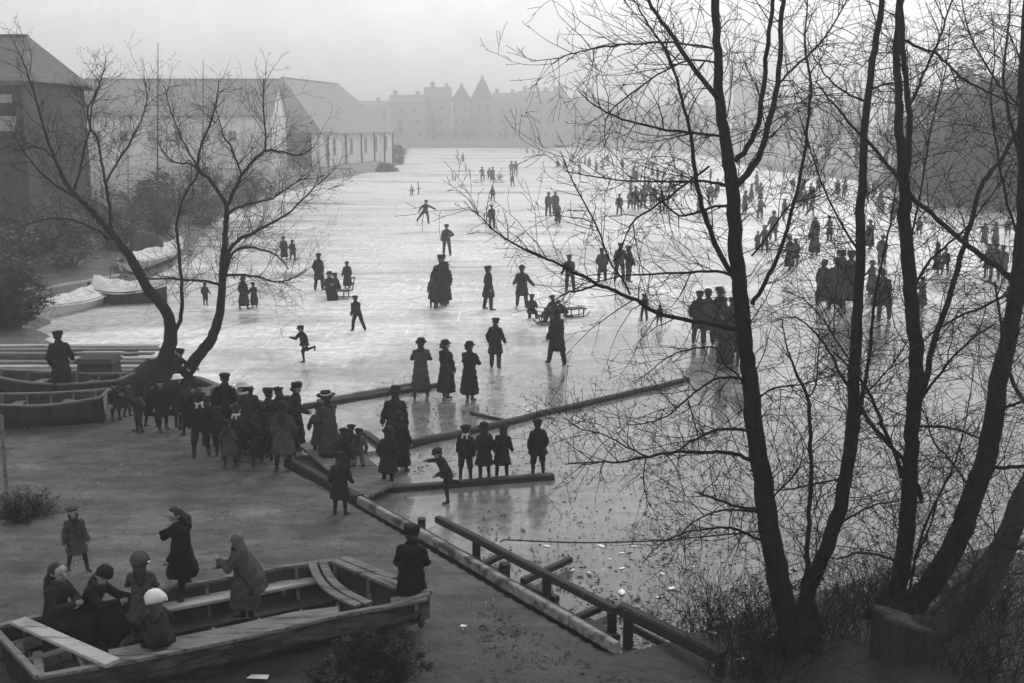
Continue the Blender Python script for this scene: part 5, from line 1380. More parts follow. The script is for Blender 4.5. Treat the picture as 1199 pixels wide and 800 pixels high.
    if hat:
        zax = (Hd + bk * .12).normalized(); yax = (-Fw - zax * (-Fw).dot(zax)).normalized(); xax = yax.cross(zax).normalized()
        top = hd + Hd * (hr * .42); mt = Matrix((xax, yax, zax)).transposed().to_4x4(); mt.translation = top
        s = hr / .098; mt = mt @ Matrix.Diagonal((s, s * 1.08, s, 1))
        mb = MB(); hm_ = p.get('hatmat', 'felt_dark')
        if hat == 'cap':
            mb.lathe([(.0, -.005), (.1, -.005), (.112, .02), (.13, .05), (.115, .078), (.05, .092), (.0, .094)], 16, mt @ Matrix.Translation((0, .012, 0)))
            mb.lathe([(.0, -.008), (.075, -.01), (.078, -.002), (.0, .006)], 12, mt @ Matrix.Translation((0, -.088, -.002)) @ Matrix.Rotation(R(14), 4, 'X') @ Matrix.Diagonal((1.1, .8, 1, 1)))
        elif hat == 'bowler': mb.lathe([(.0, .0), (.14, .002), (.152, .02), (.148, .026), (.106, .012), (.104, .06), (.09, .105), (.05, .128), (0, .133)], 18, mt)
        elif hat == 'brim': mb.lathe([(.0, .0), (.185, -.01), (.2, -.004), (.19, .006), (.11, .014), (.108, .07), (.09, .095), (0, .1)], 20, mt, wob=.08)
        elif hat == 'smallbrim': mb.lathe([(.0, .0), (.145, -.012), (.155, -.004), (.145, .006), (.108, .012), (.106, .07), (.085, .105), (0, .11)], 18, mt, wob=.05)
        elif hat == 'tam': mb.lathe([(.0, 0), (.095, 0), (.1, .02), (.145, .045), (.14, .068), (.08, .092), (.015, .1), (.014, .118), (0, .12)], 16, mt, wob=.05)
        elif hat == 'knit': mb.lathe([(.0, -.01), (.108, -.012), (.114, .01), (.11, .05), (.085, .1), (.04, .125), (0, .13)], 16, mt)
        elif hat == 'bonnet':
            for q in range(15):
                a = math.pi * (q / 14); c = mt @ Vector((math.cos(a) * .125, -.075 + .012 * math.sin(q * 2.6), -.06 + math.sin(a) * .135)); mb.capsule(c, .032, c + zax * .012, .03, 8, 2)
            mb.lathe([(0, -.09), (.118, -.09), (.135, -.03), (.135, .03), (.11, .085), (.06, .118), (0, .125)], 18, mt @ Matrix.Translation((0, .03, 0)))
        elif hat == 'toque': mb.lathe([(.0, -.01), (.112, -.01), (.122, .03), (.128, .09), (.11, .118), (0, .122)], 16, mt, wob=.05)
        if hat in ('bonnet', 'knit', 'tam', 'toque') and hi:
            mb.v = [tuple(Vector(v_) + Vector(v_).normalized() * 0 + (Vector(v_) - top).normalized() * (.009 * math.sin(v_[0] * 130) * math.cos(v_[2] * 110 + v_[1] * 90))) for v_ in mb.v]
        parts.append(('hat', mb.mesh('hat', M[hm_]), 'hat'))
        if p.get('band'):
            mb = MB(); mb.lathe([(.104, .012), (.113, .014), (.113, .042), (.104, .044)], 18, mt); parts.append(('hat_band', mb.mesh('hat_band', M[p['band']]), None))
    top = max(J['head'].z + hr + (.1 if hat else .02), .4)
    PCACHE[key] = (parts, top); return PCACHE[key]

def put_person(spec, u, vf, vt, face, label, tone='coat_dark', group=None, hi=False, z=None, h=None, low=None, pos=None, dz=0.0, cat='person', name='person', hat=None):
    sd = random.Random(sum((i + 1) * ord(c) for i, c in enumerate(label)) + int(u * 7)); 
    if not hi: sd = random.Random(sd.randrange(4))
    q = dict(spec); still = 'seat' in q
    for k in ('armL', 'armR'):
        a = q.get(k, (4, 10, 12, 0)); j = .5 if still else 1; q[k] = (round(a[0] + j * sd.uniform(-12, 12)), round(a[1] + j * sd.uniform(-3, 9)), round(a[2] + j * sd.uniform(-10, 22)), round(a[3] + j * sd.uniform(-6, 10)))
    if not still:
        st = sd.uniform(-11, 11)
        for k, sg in (('legL', 1), ('legR', -1)):
            a = q.get(k, (0, 3, 0)); q[k] = (round(a[0] + sg * st), round(a[1] + sd.uniform(0, 4)), round(a[2] + sd.uniform(0, 8)))
        q['lean'] = round(q.get('lean', 0) + sd.uniform(-2, 6)); q['side'] = round(q.get('side', 0) + sd.uniform(-4, 4)); q['twist'] = round(sd.uniform(-14, 14))
    q['look'] = round(q.get('look', 0) + sd.uniform(-40, 40)); q['nod'] = round(q.get('nod', 0) + sd.uniform(-6, 12)); q['bulk'] = round(q.get('bulk', 1) * sd.uniform(.98, 1.1), 2)
    face += sd.uniform(-22, 22)
    parts, top = person_meshes(q, hi)
    if pos is not None: g = Vector(pos)
    elif z is not None: g = G(u, vf, z)
    else: g = GL(u, vf)
    if h is None: h = P(u, vt, g.y).z - g.z
    sc_ = h / top
    root = empty(name, g + Vector((0, 0, dz)), R(face), label, cat, group)
    root.scale = (sc_ * 1.09, sc_ * 1.09, sc_)
    for nm, me, slot in parts:
        o = link(nm, me, root)
        if slot == 'coat' or (slot == 'low' and low) or (slot == 'hat' and hat):
            o.material_slots[0].link = 'OBJECT'; o.material_slots[0].material = M[{'coat': tone, 'low': low, 'hat': hat}[slot]]
    return root

S = {}
down = dict(armL=(6, 9, 14, 4), armR=(2, 9, 18, 4))
pock = dict(armL=(-8, 16, 38, 22), armR=(-8, 16, 38, 22))
front = dict(armL=(22, 12, 78, 62), armR=(22, 12, 78, 62))
S['man_coat'] = dict(coat=.42, trousers='long', hat='cap', **pock)
S['man_bowler'] = dict(coat=.46, trousers='long', hat='bowler', legL=(6, 3, 4), legR=(-4, 3, 0), **down)
S['man_lean'] = dict(coat=.40, trousers='long', hat='bowler', lean=14, bulk=1.08, legL=(8, 6, 4), legR=(-6, 5, 0), armL=(20, 12, 14, 0), armR=(22, 26, 6, 0))
S['man_jacket'] = dict(coat=.16, trousers='long', hat='cap', legL=(4, 4, 3), legR=(-3, 4, 0), **down)
S['man_hip'] = dict(coat=.14, trousers='long', hat='cap', armL=(-14, 38, 70, 78), armR=(2, 10, 16, 4), legL=(2, 4, 0), legR=(-2, 4, 0))
S['man_skate'] = dict(coat=.14, trousers='long', hat='cap', lean=16, side=-6, legL=(10, 6, 14), legR=(-24, 26, 4), armL=(18, 52, 14, 0), armR=(-16, 38, 18, 0))
S['man_stride'] = dict(coat=.15, trousers='long', hat='cap', lean=9, legL=(20, 4, 10), legR=(-20, 4, 12), armL=(-20, 10, 18, 0), armR=(24, 10, 26, 0))
S['man_push'] = dict(coat=.36, trousers='long', hat='cap', lean=26, legL=(22, 4, 14), legR=(-14, 4, 6), armL=(48, 6, 20, 6), armR=(48, 6, 20, 6))
S['woman'] = dict(coat=.62, skirt=.86, hat='smallbrim', hair='bun', bulk=.98, **down)
S['woman_front'] = dict(coat=.64, skirt=.86, hat='smallbrim', hair='bun', **front)
S['woman_toque'] = dict(coat=.56, skirt=.88, hat='toque', hair='bun', flare=1.2, armL=(10, 12, 40, 30), armR=(12, 10, 48, 34))
S['woman_band'] = dict(coat=.60, skirt=.84, hat='brim', band='linen', hair='bun', lean=4, **front)
S['woman_brim'] = dict(coat=.5, skirt=.86, hat='brim', hatmat='straw', hair='bun', collar='linen', **front)
S['girl'] = dict(kid=.5, coat=.40, hat='tam', hair='long', flare=1.5, legL=(3, 3, 2), legR=(-3, 3, 0), **down)
S['girl_brim'] = dict(kid=.5, coat=.42, hat='smallbrim', hair='long', flare=1.6, legL=(-3, 3, 0), legR=(3, 3, 2), **pock)
S['girl_bare'] = dict(kid=.5, coat=.40, hair='long', flare=1.4, nod=18, armL=(8, 10, 20, 6), armR=(38, 4, 112, 50), legL=(2, 3, 2), legR=(-2, 3, 0))
S['girl_sailor'] = dict(kid=.5, coat=.16, trousers='short', hat='tam', collar='sailor', armL=(4, 16, 26, 8), armR=(4, 16, 26, 8), legL=(3, 5, 2), legR=(-3, 5, 0))
S['boy'] = dict(kid=.5, coat=.15, trousers='short', hat='cap', legL=(4, 5, 3), legR=(-3, 5, 0), **pock)
S['boy_coat'] = dict(kid=.4, coat=.22, trousers='short', hat='cap', flare=2.2, bulk=1.06, legL=(2, 4, 0), legR=(-2, 4, 0), **pock)
S['boy_run'] = dict(kid=.5, coat=.15, trousers='short', hat='cap', lean=14, legL=(14, 4, 20), legR=(-22, 4, 62), armL=(-24, 16, 50, 0), armR=(34, 14, 60, 20))
S['boy_kick'] = dict(kid=.4, coat=.14, trousers='short', hat='cap', lean=20, side=6, legL=(8, 4, 8), legR=(-30, 20, 40), armL=(14, 44, 60, 30), armR=(-10, 66, 60, 20))
S['boy_bend'] = dict(kid=.5, coat=.2, trousers='short', hat='cap', lean=42, legL=(16, 5, 16), legR=(2, 5, 6), armL=(50, 6, 26, 4), armR=(54, 6, 20, 4))
S['sit_man'] = dict(coat=.3, trousers='long', hat='cap', seat=.32, lean=14, legL=(74, 6, 62), legR=(70, 8, 54), armL=(34, 8, 44, 20), armR=(34, 8, 44, 20))
S['sit_woman'] = dict(coat=.4, skirt=.8, hat='smallbrim', hair='bun', seat=.36, lean=8, legL=(76, 4, 66), legR=(74, 4, 62), **front)
S['kneel'] = dict(coat=.2, trousers='long', hat='cap', lean=44, legL=(86, 8, 96), legR=(2, 6, 92), armL=(50, 6, 30, 10), armR=(46, 6, 40, 14))
S['girl_sit'] = dict(collar='coat_mid', kid=.5, coat=.42, skirt=.6, hair='long', seat=.36, lean=8, legL=(78, 4, 70), legR=(76, 4, 64), look=-10, **front)
S['girl_sit_hat'] = dict(collar='coat_mid', kid=.5, coat=.42, skirt=.7, hat='knit', hair='long', seat=.34, lean=26, nod=8, legL=(80, 5, 62), legR=(74, 5, 54), armL=(52, 6, 40, 24), armR=(46, 6, 50, 20))
S['girl_muff'] = dict(kid=.45, coat=.44, skirt=.62, hat='bonnet', hair='long', flare=1.4, lean=6, **front)
S['girl_cape'] = dict(collar='coat_dark', kid=.5, coat=.42, skirt=.72, hair='long', hairmat='hair_fair', cape=1, flare=1.2, lean=6, nod=4, armL=(30, 8, 76, 48), armR=(34, 8, 70, 44))
S['child_crouch'] = dict(kid=1.0, coat=.3, skirt=.8, hat='bonnet', hatmat='linen', hair='long', seat=.14, lean=38, nod=12, legL=(104, 8, 126), legR=(100, 8, 122), armL=(52, 8, 46, 24), armR=(52, 8, 46, 24))
S['tree_girl'] = dict(kid=.5, coat=.3, skirt=.6, hat='cap', hair='long', seat=.45, lean=16, legL=(70, 6, 40), legR=(62, 6, 64), armL=(54, 8, 24, 6), armR=(50, 8, 30, 6))
S['cloak'] = dict(coat=.66, skirt=.9, hat='toque', hair='bun', bulk=1.1, flare=.7, armL=(18, 8, 60, 40), armR=(18, 8, 60, 40), hands='gloved')
PP = put_person
gW = 'crowd waiting on the wharf by the landing stage'; gI = 'skaters out on the ice'; gB = 'girls in and by the old boat'; gR = 'skaters seen through the right hand trees'
# --- girls in the foreground boat: z = what they stand or sit on
PP(S['girl'], 92, 668, 590, 20, 'child in a dark coat standing on the path behind the two seated girls', 'coat_mid', gB, True, hat='coat_mid')
q = pt(66, 733, .64); PP(S['girl_sit'], 66, 735, 643, 62, 'long haired girl seated upright, farthest left in the boat', 'coat_dark', gB, True, h=1.14, pos=(q.x, q.y, .37))
q = pt(102, 724, .64); PP(S['girl_sit_hat'], 104, 728, 658, 75, 'girl in a knitted hat stooping forward beside the upright seated girl', 'coat_black', gB, True, h=1.06, pos=(q.x, q.y, .37))
q = pt(170, 752, .45); PP(S['girl_muff'], 170, 760, 655, 190, 'girl in a grey fur bonnet seen from behind in the middle of the boat', 'coat_mid', gB, True, h=1.22, pos=q, hat='coat_mid')
q = pt(216, 704, .60); PP(S['girl_bare'], 216, 704, 601, 285, 'black haired girl in black standing on the side bench with hand to mouth', 'coat_black', gB, True, h=1.36, pos=q)
q = pt(288, 728, .45); PP(S['girl_cape'], 288, 728, 635, 278, 'fair girl standing in the boat in a loose grey cape', 'coat_mid', gB, True, h=1.26, pos=q, low='coat_mid')
q = pt(188, 766, .72); PP(S['child_crouch'], 188, 770, 712, 200, 'small child in a round white bonnet crouching on the near edge of the boat', 'coat_dark', gB, True, h=.72, pos=q)
q = pt(482, 700, .80); PP(S['cloak'], 482, 702, 616, 195, 'woman in a black cloak standing by the bow of the old boat', 'coat_black', gB, True, h=1.42, pos=(q.x, q.y, .42))
# --- wharf crowd, left to right
q = pt(74, 463, .55); PP(S['man_coat'], 74, 463, 395, 200, 'man in a dark overcoat standing in the rowing boat at the left edge', 'coat_dark', None, True, h=1.66, pos=q)
PP(S['boy'], 136, 493, 446, 60, 'small boy just right of the pale boat stern', 'coat_black', gW, True)
PP(S['boy_bend'], 165, 506, 450, 300, 'boy stooping down, farthest left of the crowd under the forked tree', 'coat_dark', gW, True)
PP(S['girl'], 192, 504, 442, 40, 'child in black between the stooping boy and the white hatted girl', 'coat_black', gW, True)
PP(S['girl_brim'], 210, 502, 437, 150, 'girl in a white brimmed hat under the forked tree', 'coat_dark', gW, True, hat='felt_white')
PP(S['girl'], 223, 510, 446, 200, 'girl in a dark tam close behind the boy with a white collar', 'coat_black', gW, True)
PP(S['girl_sailor'], 236, 536, 457, 182, 'boy in dark clothes with a white sailor collar seen from behind', 'coat_black', gW, True)
PP(S['girl'], 253, 508, 453, 120, 'round capped child between the white collared boy and the tall capped man', 'coat_black', gW, True, hat='hair')
PP(S['man_coat'], 266, 516, 434, 205, 'tall man in a flat cap, tallest of the crowd on the wharf', 'coat_black', gW, True)
PP(S['woman_brim'], 289, 531, 444, 240, 'woman in a wide pale brimmed hat in the middle of the wharf crowd', 'coat_dark', gW, True)
PP(S['girl_sailor'], 279, 541, 472, 160, 'child with a white collar standing in front of the wide brimmed woman', 'coat_dark', gW, True)
PP(S['girl_brim'], 302, 545, 486, 190, 'child in a dark hat low in front of the gap in the wharf crowd', 'coat_black', gW, True)
PP(S['woman_toque'], 316, 528, 453, 230, 'woman in a black hat next right of the wide brimmed woman', 'coat_black', gW, True)
PP(S['girl'], 328, 520, 452, 220, 'girl in a round tam half hidden behind the child in the grey coat', 'coat_dark', gW, True)
PP(S['girl_brim'], 333, 552, 468, 175, 'child in a long grey coat at the front right of the wharf crowd', 'coat_mid', gW, True)
PP(S['woman_toque'], 347, 526, 446, 110, 'woman in a black toque with pale face, right end of the wharf crowd', 'coat_black', gW, True)
tY = GL(198, 456).y - .15; sz = P(208, 437, tY)
PP(S['tree_girl'], 208, 470, 401, 78, 'girl in a dark cap perched in the crotch of the forked tree', 'coat_black', gW, True, h=1.15, pos=(sz.x - .05, tY, sz.z - .45))
for u, vf, vt, k, f, lb, t in [(150, 488, 447, 'girl', 100, 'small child between the boat stern and the stooping boy', 'coat_mid'), (178, 500, 446, 'girl_brim', 160, 'child in a round hat just right of the stooping boy', 'coat_black'),
    (245, 522, 462, 'girl', 170, 'child close on the right of the white collared boy', 'coat_dark'), (296, 512, 450, 'woman', 200, 'woman behind the wide brimmed hat, only head and shoulders clear', 'coat_dark'), (308, 536, 470, 'woman', 185, 'woman in a plain dark hat between the wide brim and the grey coated child', 'coat_black'),
    (321, 541, 482, 'girl', 150, 'smaller child left of the child in the long grey coat', 'coat_dark'), (340, 536, 462, 'woman', 200, 'woman between the grey coated child and the black toque', 'coat_black'), (258, 536, 474, 'boy', 175, 'small boy in front of the tall capped man', 'coat_black'), (270, 548, 490, 'girl_brim', 185, 'child lowest in the middle of the wharf crowd', 'coat_mid'),
    (376, 538, 470, 'girl_brim', 190, 'child close on the left of the hat with the white band', 'coat_mid'), (411, 550, 496, 'girl', 170, 'child half behind the boy in pale trousers', 'coat_black'), (470, 552, 480, 'woman', 170, 'shorter woman close on the right of the tall woman on the stage', 'coat_black')]:
    PP(S[k], u, vf, vt, f, lb, t, gW, True)
# --- on and around the landing stage
PP(S['woman_band'], 387, 545, 455, 215, 'woman in a grey coat and a hat with a white band stepping onto the stage', 'coat_mid', gW, True)
PP(S['girl'], 402, 566, 500, 150, 'child in a dark hood between the white banded hat and the boy in pale trousers', 'coat_dark', gW, True)
PP(S['boy'], 420, 556, 500, 200, 'boy in a dark cap and pale knee trousers on the landing stage', 'coat_mid', gW, True, low='coat_pale', z=.05)
PP(S['girl_brim'], 399, 603, 528, 182, 'girl in a dark coat on the kerb seen from behind, lowest of the crowd', 'coat_dark', gW, True)
PP(S['woman'], 463, 540, 450, 165, 'tall woman in a long dark coat, tallest on the landing stage', 'coat_dark', gW, True, z=.05, low='coat_dark')
PP(S['girl_brim'], 455, 572, 497, 185, 'girl in a belted dark coat right in front of the tall woman', 'coat_dark', gW, True, z=.05)
PP(S['boy_kick'], 523, 588, 521, 300, 'boy leaping off balance with one leg behind on the near ice', 'coat_dark', None, True, z=0)
gRow = 'children in a row on the square boom'
PP(S['girl_sailor'], 545, 563, 496, 178, 'boy with a white collar, first from the left in the row on the boom', 'coat_black', gRow, True, z=0, hat='felt_dark')
PP(S['girl_brim'], 567, 562, 493, 182, 'girl in a knee length coat, second from the left on the boom', 'coat_dark', gRow, True, z=0)
PP(S['girl'], 588, 562, 495, 170, 'girl in a longer swinging coat, third from the left on the boom', 'coat_black', gRow, True, z=0)
PP(S['boy_coat'], 630, 558, 489, 180, 'boy in short coat and cap alone at the right end of the boom', 'coat_black', gRow, True, z=0)
# --- three women and the men on the near ice
g3 = 'women in long coats by the frozen in log'
PP(S['woman_front'], 493, 465, 394, 195, 'leftmost of three women in long coats, in grey with hands in front', 'coat_mid', g3, True, z=0, low='coat_dark')
PP(S['woman'], 523, 466, 396, 150, 'middle one of three women in long dark coats', 'coat_dark', g3, True, z=0)
PP(S['woman_front'], 550, 468, 398, 170, 'rightmost of three women, in a black coat with a full skirt', 'coat_black', g3, True, z=0)
PP(S['man_coat'], 580, 431, 370, 175, 'man in a long overcoat standing to the right of and beyond the three women', 'coat_black', gI, True, z=0)
PP(S['man_bowler'], 652, 427, 359, 185, 'man in a long dark coat whose reflection falls on wet ice', 'coat_black', gI, True, z=0)
PP(S['boy_run'], 357, 423, 379, 292, 'boy running to the left with one heel kicked up behind', 'coat_dark', None, True, z=0)
PP(S['man_stride'], 419, 388, 345, 200, 'youth striding away just right of the huddled sledge group', 'coat_dark', gI, True, z=0)
# --- huddled group with a sledge, left
gH = 'huddled group round a sledge on the left ice'
PP(S['man_coat'], 374, 340, 295, 150, 'man standing at the left of the huddled sledge group', 'coat_dark', gH, z=0)
PP(S['sit_woman'], 386, 350, 316, 40, 'woman seated low in the middle of the huddled sledge group', 'coat_dark', gH, z=0)
PP(S['sit_man'], 396, 346, 318, 300, 'person sitting beside the seated woman in the huddled sledge group', 'coat_black', gH, z=0)
PP(S['woman'], 407, 338, 305, 210, 'stout woman standing at the right of the huddled sledge group', 'coat_dark', gH, z=0)
PP(S['woman'], 286, 362, 322, 170, 'dark figure seen through the twigs right of the forked tree', 'coat_dark', gI, z=0)
PP(S['woman_toque'], 298, 360, 330, 200, 'shorter dark figure beside the one seen through the forked tree twigs', 'coat_dark', gI, z=0)
PP(S['woman'], 333, 304, 276, 190, 'left one of two dark figures under the drooping twig tips', 'coat_dark', gI, z=0)
PP(S['man_coat'], 343, 305, 280, 170, 'right one of two dark figures under the drooping twig tips', 'coat_dark', gI, z=0)
PP(S['boy'], 241, 358, 330, 170, 'small figure between the two stems of the forked tree', 'coat_dark', gI, z=0)
# --- woman with child, and the middle ice
PP(S['woman_toque'], 516, 360, 297, 182, 'tall woman in black with a child at her side, middle of the ice', 'coat_black', gI, True, z=0)
PP(S['girl'], 507, 361, 321, 160, 'child close on the left of the tall woman in black', 'coat_dark', gI, True, z=0)
PP(S['woman'], 521, 357, 305, 190, 'woman half hidden behind the tall woman in black', 'coat_dark', gI, True, z=0)
PP(S['man_coat'], 572, 363, 309, 110, 'man in a long overcoat in profile, alone beside the leaning man', 'coat_black', gI, True, z=0)
PP(S['man_lean'], 611, 360, 310, 190, 'bulky man in a bowler leaning forward on a stick', 'coat_black', gI, True, z=0)
gS = 'party seated on the ice putting on skates'
PP(S['sit_man'], 622, 375, 341, 170, 'man in a cap seated left in the party on the ice', 'coat_dark', gS, True, z=0, h=1.0)
PP(S['sit_man'], 649, 378, 342, 200, 'taller seated man in the middle of the party on the ice', 'coat_black', gS, True, z=0, h=1.05)
PP(S['kneel'], 662, 374, 352, 270, 'boy kneeling at the right of the seated party', 'coat_dark', gS, True, z=0, h=.75)
PP(S['kneel'], 636, 380, 356, 120, 'person bending low between the two seated men', 'coat_mid', gS, True, z=0, h=.75)
PP(S['man_stride'], 667, 342, 297, 165, 'man in a jacket walking, left of the row of four men', 'coat_black', gI, True, z=0)
PP(S['man_coat'], 705, 330, 289, 185, 'stocky man in an overcoat, second in the row of four men', 'coat_black', gI, True, z=0)
PP(S['man_jacket'], 725, 329, 283, 150, 'slim tall man, third in the row of four men', 'coat_black', gI, True, z=0)
PP(S['man_jacket'], 736, 330, 286, 110, 'young man in profile, rightmost in the row of four men', 'coat_black', gI, True, z=0)
PP(S['man_hip'], 754, 376, 343, 190, 'man with elbow out stooping over the branch above the long boom', 'coat_black', gI, True, z=0)
PP(S['boy'], 772, 382, 356, 170, 'boy just right of the man with his elbow out', 'coat_black', gI, True, z=0)
PP(S['man_hip'], 523, 299, 261, 10, 'man with a hand on his hip, alone on the white ice', 'coat_dark', gI, True, z=0)
PP(S['man_skate'], 498, 262, 233, 20, 'skater gliding with arms spread and one leg trailing', 'coat_dark', gI, True, z=0)
PP(S['man_jacket'], 576, 268, 239, 180, 'man in a short jacket seen from behind near the cracked ice', 'coat_dark', gI, z=0)
PP(S['man_jacket'], 577, 236, 218, 170, 'smaller figure directly beyond the man in the short jacket', 'coat_dark', gI, z=0)
PP(S['man_jacket'], 642, 253, 224, 140, 'slim man at the left of a group of three on the white ice', 'coat_dark', gI, z=0)
PP(S['man_coat'], 650, 251, 223, 200, 'man at the back of a group of three on the white ice', 'coat_dark', gI, z=0)
PP(S['woman'], 653, 262, 236, 190, 'woman in front of a group of three on the white ice', 'coat_dark', gI, z=0)
PP(S['man_jacket'], 725, 252, 226, 180, 'man standing alone just left of the cluster of three coats', 'coat_dark', gI, z=0)
PP(S['man_coat'], 738, 245, 221, 150, 'leftmost in the cluster of three coats beyond the hanging branch', 'coat_dark', gI, z=0)
PP(S['man_bowler'], 745, 246, 217, 200, 'middle one in the cluster of three coats beyond the hanging branch', 'coat_dark', gI, z=0)
PP(S['man_coat'], 753, 245, 216, 190, 'rightmost in the cluster of three coats beyond the hanging branch', 'coat_dark', gI, z=0)
PP(S['man_jacket'], 775, 248, 222, 170, 'figure alone right of the cluster of three coats, behind twigs', 'coat_dark', gI, z=0)
gF = 'far skaters in the middle of the lake'
for u, vf, vt, k, lb in [(565, 212, 195, 'man_push', 'far man leaning over a sledge, left of the far huddle'), (577, 212, 195, 'woman_toque', 'stout figure in the middle of the far huddle'), (573, 211, 196, 'man_coat', 'figure left of the stout one in the far huddle'),
    (599, 206, 188, 'man_jacket', 'left one of the far pair standing close together'), (604, 205, 188, 'man_jacket', 'right one of the far pair standing close together'), (600, 219, 203, 'man_stride', 'far man just in front of the close pair'), (584, 212, 203, 'kneel', 'crouching figure at the right of the far huddle')]:
    PP(S[k], u, vf, vt, 180 if k != 'kneel' else 90, lb, 'coat_mid', gF, z=0)
# --- behind the right hand trees
rows = [(818, 402, 338, 'man_coat', 'man first from the left in the group left of the main trunk'), (828, 403, 337, 'man_bowler', 'man second from the left in the group left of the main trunk'), (843, 400, 334, 'woman', 'woman third in the group left of the main trunk'),
    (856, 405, 346, 'man_coat', 'person fourth in the group, almost touching the main trunk'), (848, 432, 362, 'woman_toque', 'woman standing lowest, in front of the group left of the main trunk'), (868, 430, 366, 'girl', 'child peeping out from behind the main trunk'),
    (887, 293, 270, 'woman', 'low woman first right of the main trunk'), (895, 296, 262, 'man_coat', 'man second right of the main trunk'), (905, 282, 246, 'man_bowler', 'taller man third right of the main trunk, farther off'),
    (924, 316, 275, 'woman_toque', 'broad woman between the two curving limbs of the main trunk'), (931, 312, 278, 'man_coat', 'man close behind the broad woman between the limbs'),
    (954, 284, 253, 'man_coat', 'left one of two men standing apart beyond the slim tree'), (971, 282, 252, 'man_bowler', 'right one of two men standing apart beyond the slim tree'),
    (963, 358, 302, 'woman', 'woman left of the tall close group beside the slim trunk'), (985, 356, 290, 'man_coat', 'tall man in the close group beside the slim trunk'), (994, 358, 292, 'woman_toque', 'woman in the close group beside the slim trunk'), (978, 362, 300, 'woman', 'woman in front of the close group beside the slim trunk'),
    (1018, 292, 256, 'woman', 'woman just right of the slim trunk, farther off'), (1032, 312, 274, 'man_coat', 'man right of the slim trunk at middle distance'), (1020, 345, 304, 'woman_toque', 'dark woman pressed against the right side of the slim trunk'),
    (1034, 375, 314, 'man_lean', 'bulky man between the slim trunk and the forked double stem'), (1026, 372, 322, 'girl', 'child on the left of the bulky man between two trunks'),
    (1079, 361, 323, 'woman_front', 'woman in black in profile just right of the double stem'), (1076, 276, 254, 'man_coat', 'far figure right above the woman in black by the double stem'),
    (1097, 320, 283, 'woman', 'woman on the left of the couple right of the double stem'), (1106, 322, 289, 'man_jacket', 'man on the right of the couple right of the double stem'),
    (1152, 287, 260, 'woman', 'left woman in the farther group near the right edge'), (1165, 288, 259, 'woman_toque', 'right woman in the farther group near the right edge'), (1180, 276, 254, 'man_coat', 'man alone highest up near the right edge'),
    (1156, 326, 284, 'girl', 'first from the left in the nearer group at the right edge'), (1164, 328, 283, 'man_jacket', 'second from the left in the nearer group at the right edge'), (1172, 327, 286, 'man_bowler', 'third from the left in the nearer group at the right edge'),
    (1181, 362, 328, 'man_coat', 'dark figure almost hidden behind the thick right trunk'), (832, 238, 213, 'man_coat', 'figure left of the main trunk high on the far ice'), (819, 252, 227, 'woman', 'woman left of the main trunk just under the bent branch'),
    (953, 300, 257, 'woman_toque', 'broad dark figure in the gap left of the slim trunk')]
for i, (u, vf, vt, k, lb) in enumerate(rows):
    PP(S[k], u, vf, vt, [180, 165, 200, 150, 215][i % 5], lb, ['coat_black', 'coat_dark', 'coat_dark'][i % 3], gR, z=0)
# --- the far crowd: nothing tells these tiny figures apart
fc = random.Random(17); K = ['man_coat', 'woman', 'man_jacket', 'woman_toque', 'man_bowler', 'girl', 'man_stride']
far = [(653, 198), (661, 198), (678, 202), (685, 192), (698, 200), (617, 181), (624, 182), (631, 182), (690, 196), (705, 196), (764, 206), (770, 210), (729, 199), (742, 204), (712, 192), (542, 190), (670, 190)]
while len(far) < 74:
    u = fc.uniform(735, 1120); lo = 196 + (u - 735) * .08; v = fc.triangular(lo, lo + 50, lo + 10)
    far.append((u, v))
for i, (u, v) in enumerate(far):
    if v < 178: continue
    h = fc.uniform(1.55, 1.8)
    PP(S[K[i % 7]], u, v, None, fc.uniform(0, 360), 'tiny dark skater in the scattered far crowd towards the right shore' if i > 6 and u > 700 else 'tiny dark skater far off beyond the close pair', 'coat_dark', 'far crowd towards the right shore' if i > 6 and u > 700 else 'far skaters beyond the close pair', z=0, h=h)

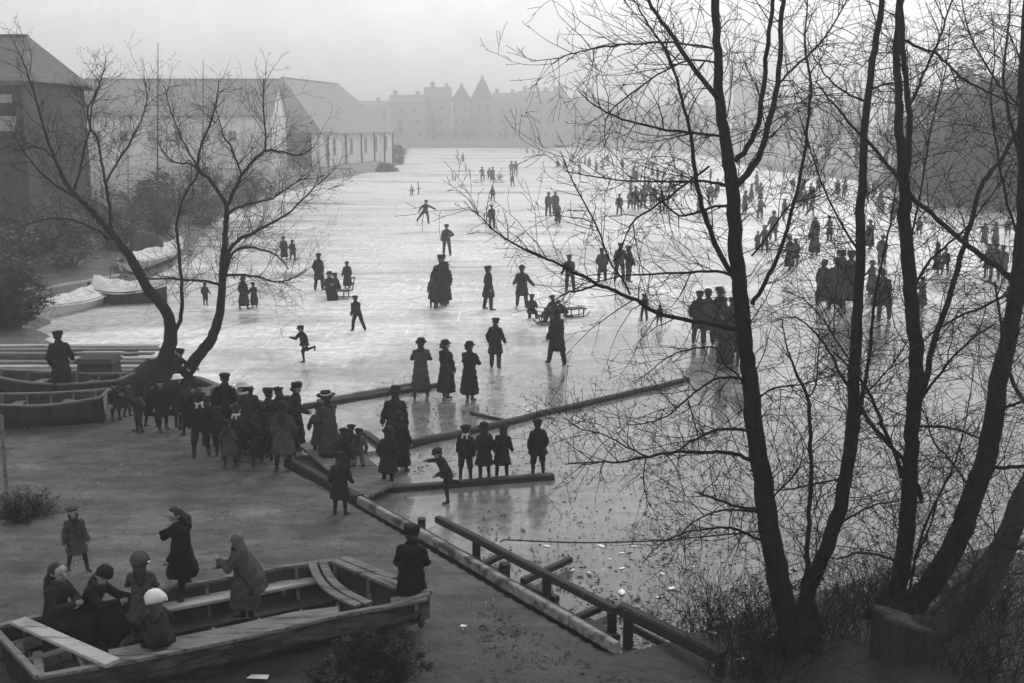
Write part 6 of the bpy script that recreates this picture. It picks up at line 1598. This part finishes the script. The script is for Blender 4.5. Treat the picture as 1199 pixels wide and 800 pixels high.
# --- things on the ice
def sledge(u, v, L_, rz, label, back=False):
    p = G(u, v, 0); root = empty('sledge', p, R(rz), label, 'sledge')
    for s in (-1, 1):
        m = MB(); m.tube([(-L_ / 2, s * .22, .03), (L_ * .3, s * .22, .03), (L_ * .46, s * .22, .1), (L_ * .54, s * .22, .22)], [.02] * 4, 6)
        for x in (-.3, .25): m.beam((x * L_, s * .22, .03), (x * L_, s * .2, .3), .04, .04)
        m.build('runner', M['metal'], root, local=True)
    m = MB()
    for i in range(4): m.beam((-L_ / 2, -.2 + i * .133, .32), (L_ * .42, -.2 + i * .133, .32), .11, .03)
    m.build('seat', M['wood_dark'], root, local=True)
    if back:
        m = MB()
        for s in (-1, 1): m.beam((-L_ * .48, s * .2, .32), (-L_ * .6, s * .2, .85), .04, .04)
        m.beam((-L_ * .53, -.22, .6), (-L_ * .53, .22, .6), .03, .1); m.beam((-L_ * .6, -.24, .86), (-L_ * .6, .24, .86), .05, .05); m.build('backrest', M['wood_dark'], root, local=True)
sledge(398, 349, 1.0, 160, 'dark low sledge at the feet of the huddled group on the left', True)
sledge(674, 371, .9, 20, 'small dark sledge right of the seated party')
sledge(640, 380, .9, 190, 'dark sledge on which the party sits putting on skates')
sledge(584, 214, 1.5, 0, 'far dark sledge at the right of the far huddle', True)
sledge(560, 214, 1.4, 180, 'far dark sledge under the leaning man of the far huddle', True)
a = G(604, 362, 0); b = P(607, 334, a.y - .1); m = MB(); m.tube([a, a.lerp(b, .9), b, b + Vector((.06, 0, .03))], [.012, .013, .015, .014], 6)
single(m, 'walking_stick', M['wood_dark'], a, 'thin dark stick in the hand of the leaning bulky man', 'stick')
for i, (u, v, h) in enumerate([(481, 229, 1.1), (490, 228, 1.3), (483, 228, .8), (530, 212, 1.2), (533, 212, .7), (539, 193, 1.0), (545, 199, 1.1)]):
    b = G(u, v, 0); m = MB(); m.tube([(b.x, b.y, -.2), (b.x + .03, b.y, h * .6), (b.x + .08 * (-1) ** i, b.y, h)], [.07, .065, .05], 6); m.tube([(b.x - .2, b.y, h * .45), (b.x + .25, b.y, h * .5)], [.04, .04], 5)
    single(m, 'marker_stake', M['wood_dark'], b, ['leftmost dark stake of the three marking thin ice beyond the gliding skater', 'tallest of the three dark stakes beyond the gliding skater', 'shortest of the three dark stakes beyond the gliding skater', 'taller stake of the far pair left of the far huddle', 'shorter stake of the far pair left of the far huddle', 'farthest stake out on the white ice', 'second farthest stake out on the white ice'][i], 'stake', 'stakes marking thin ice')
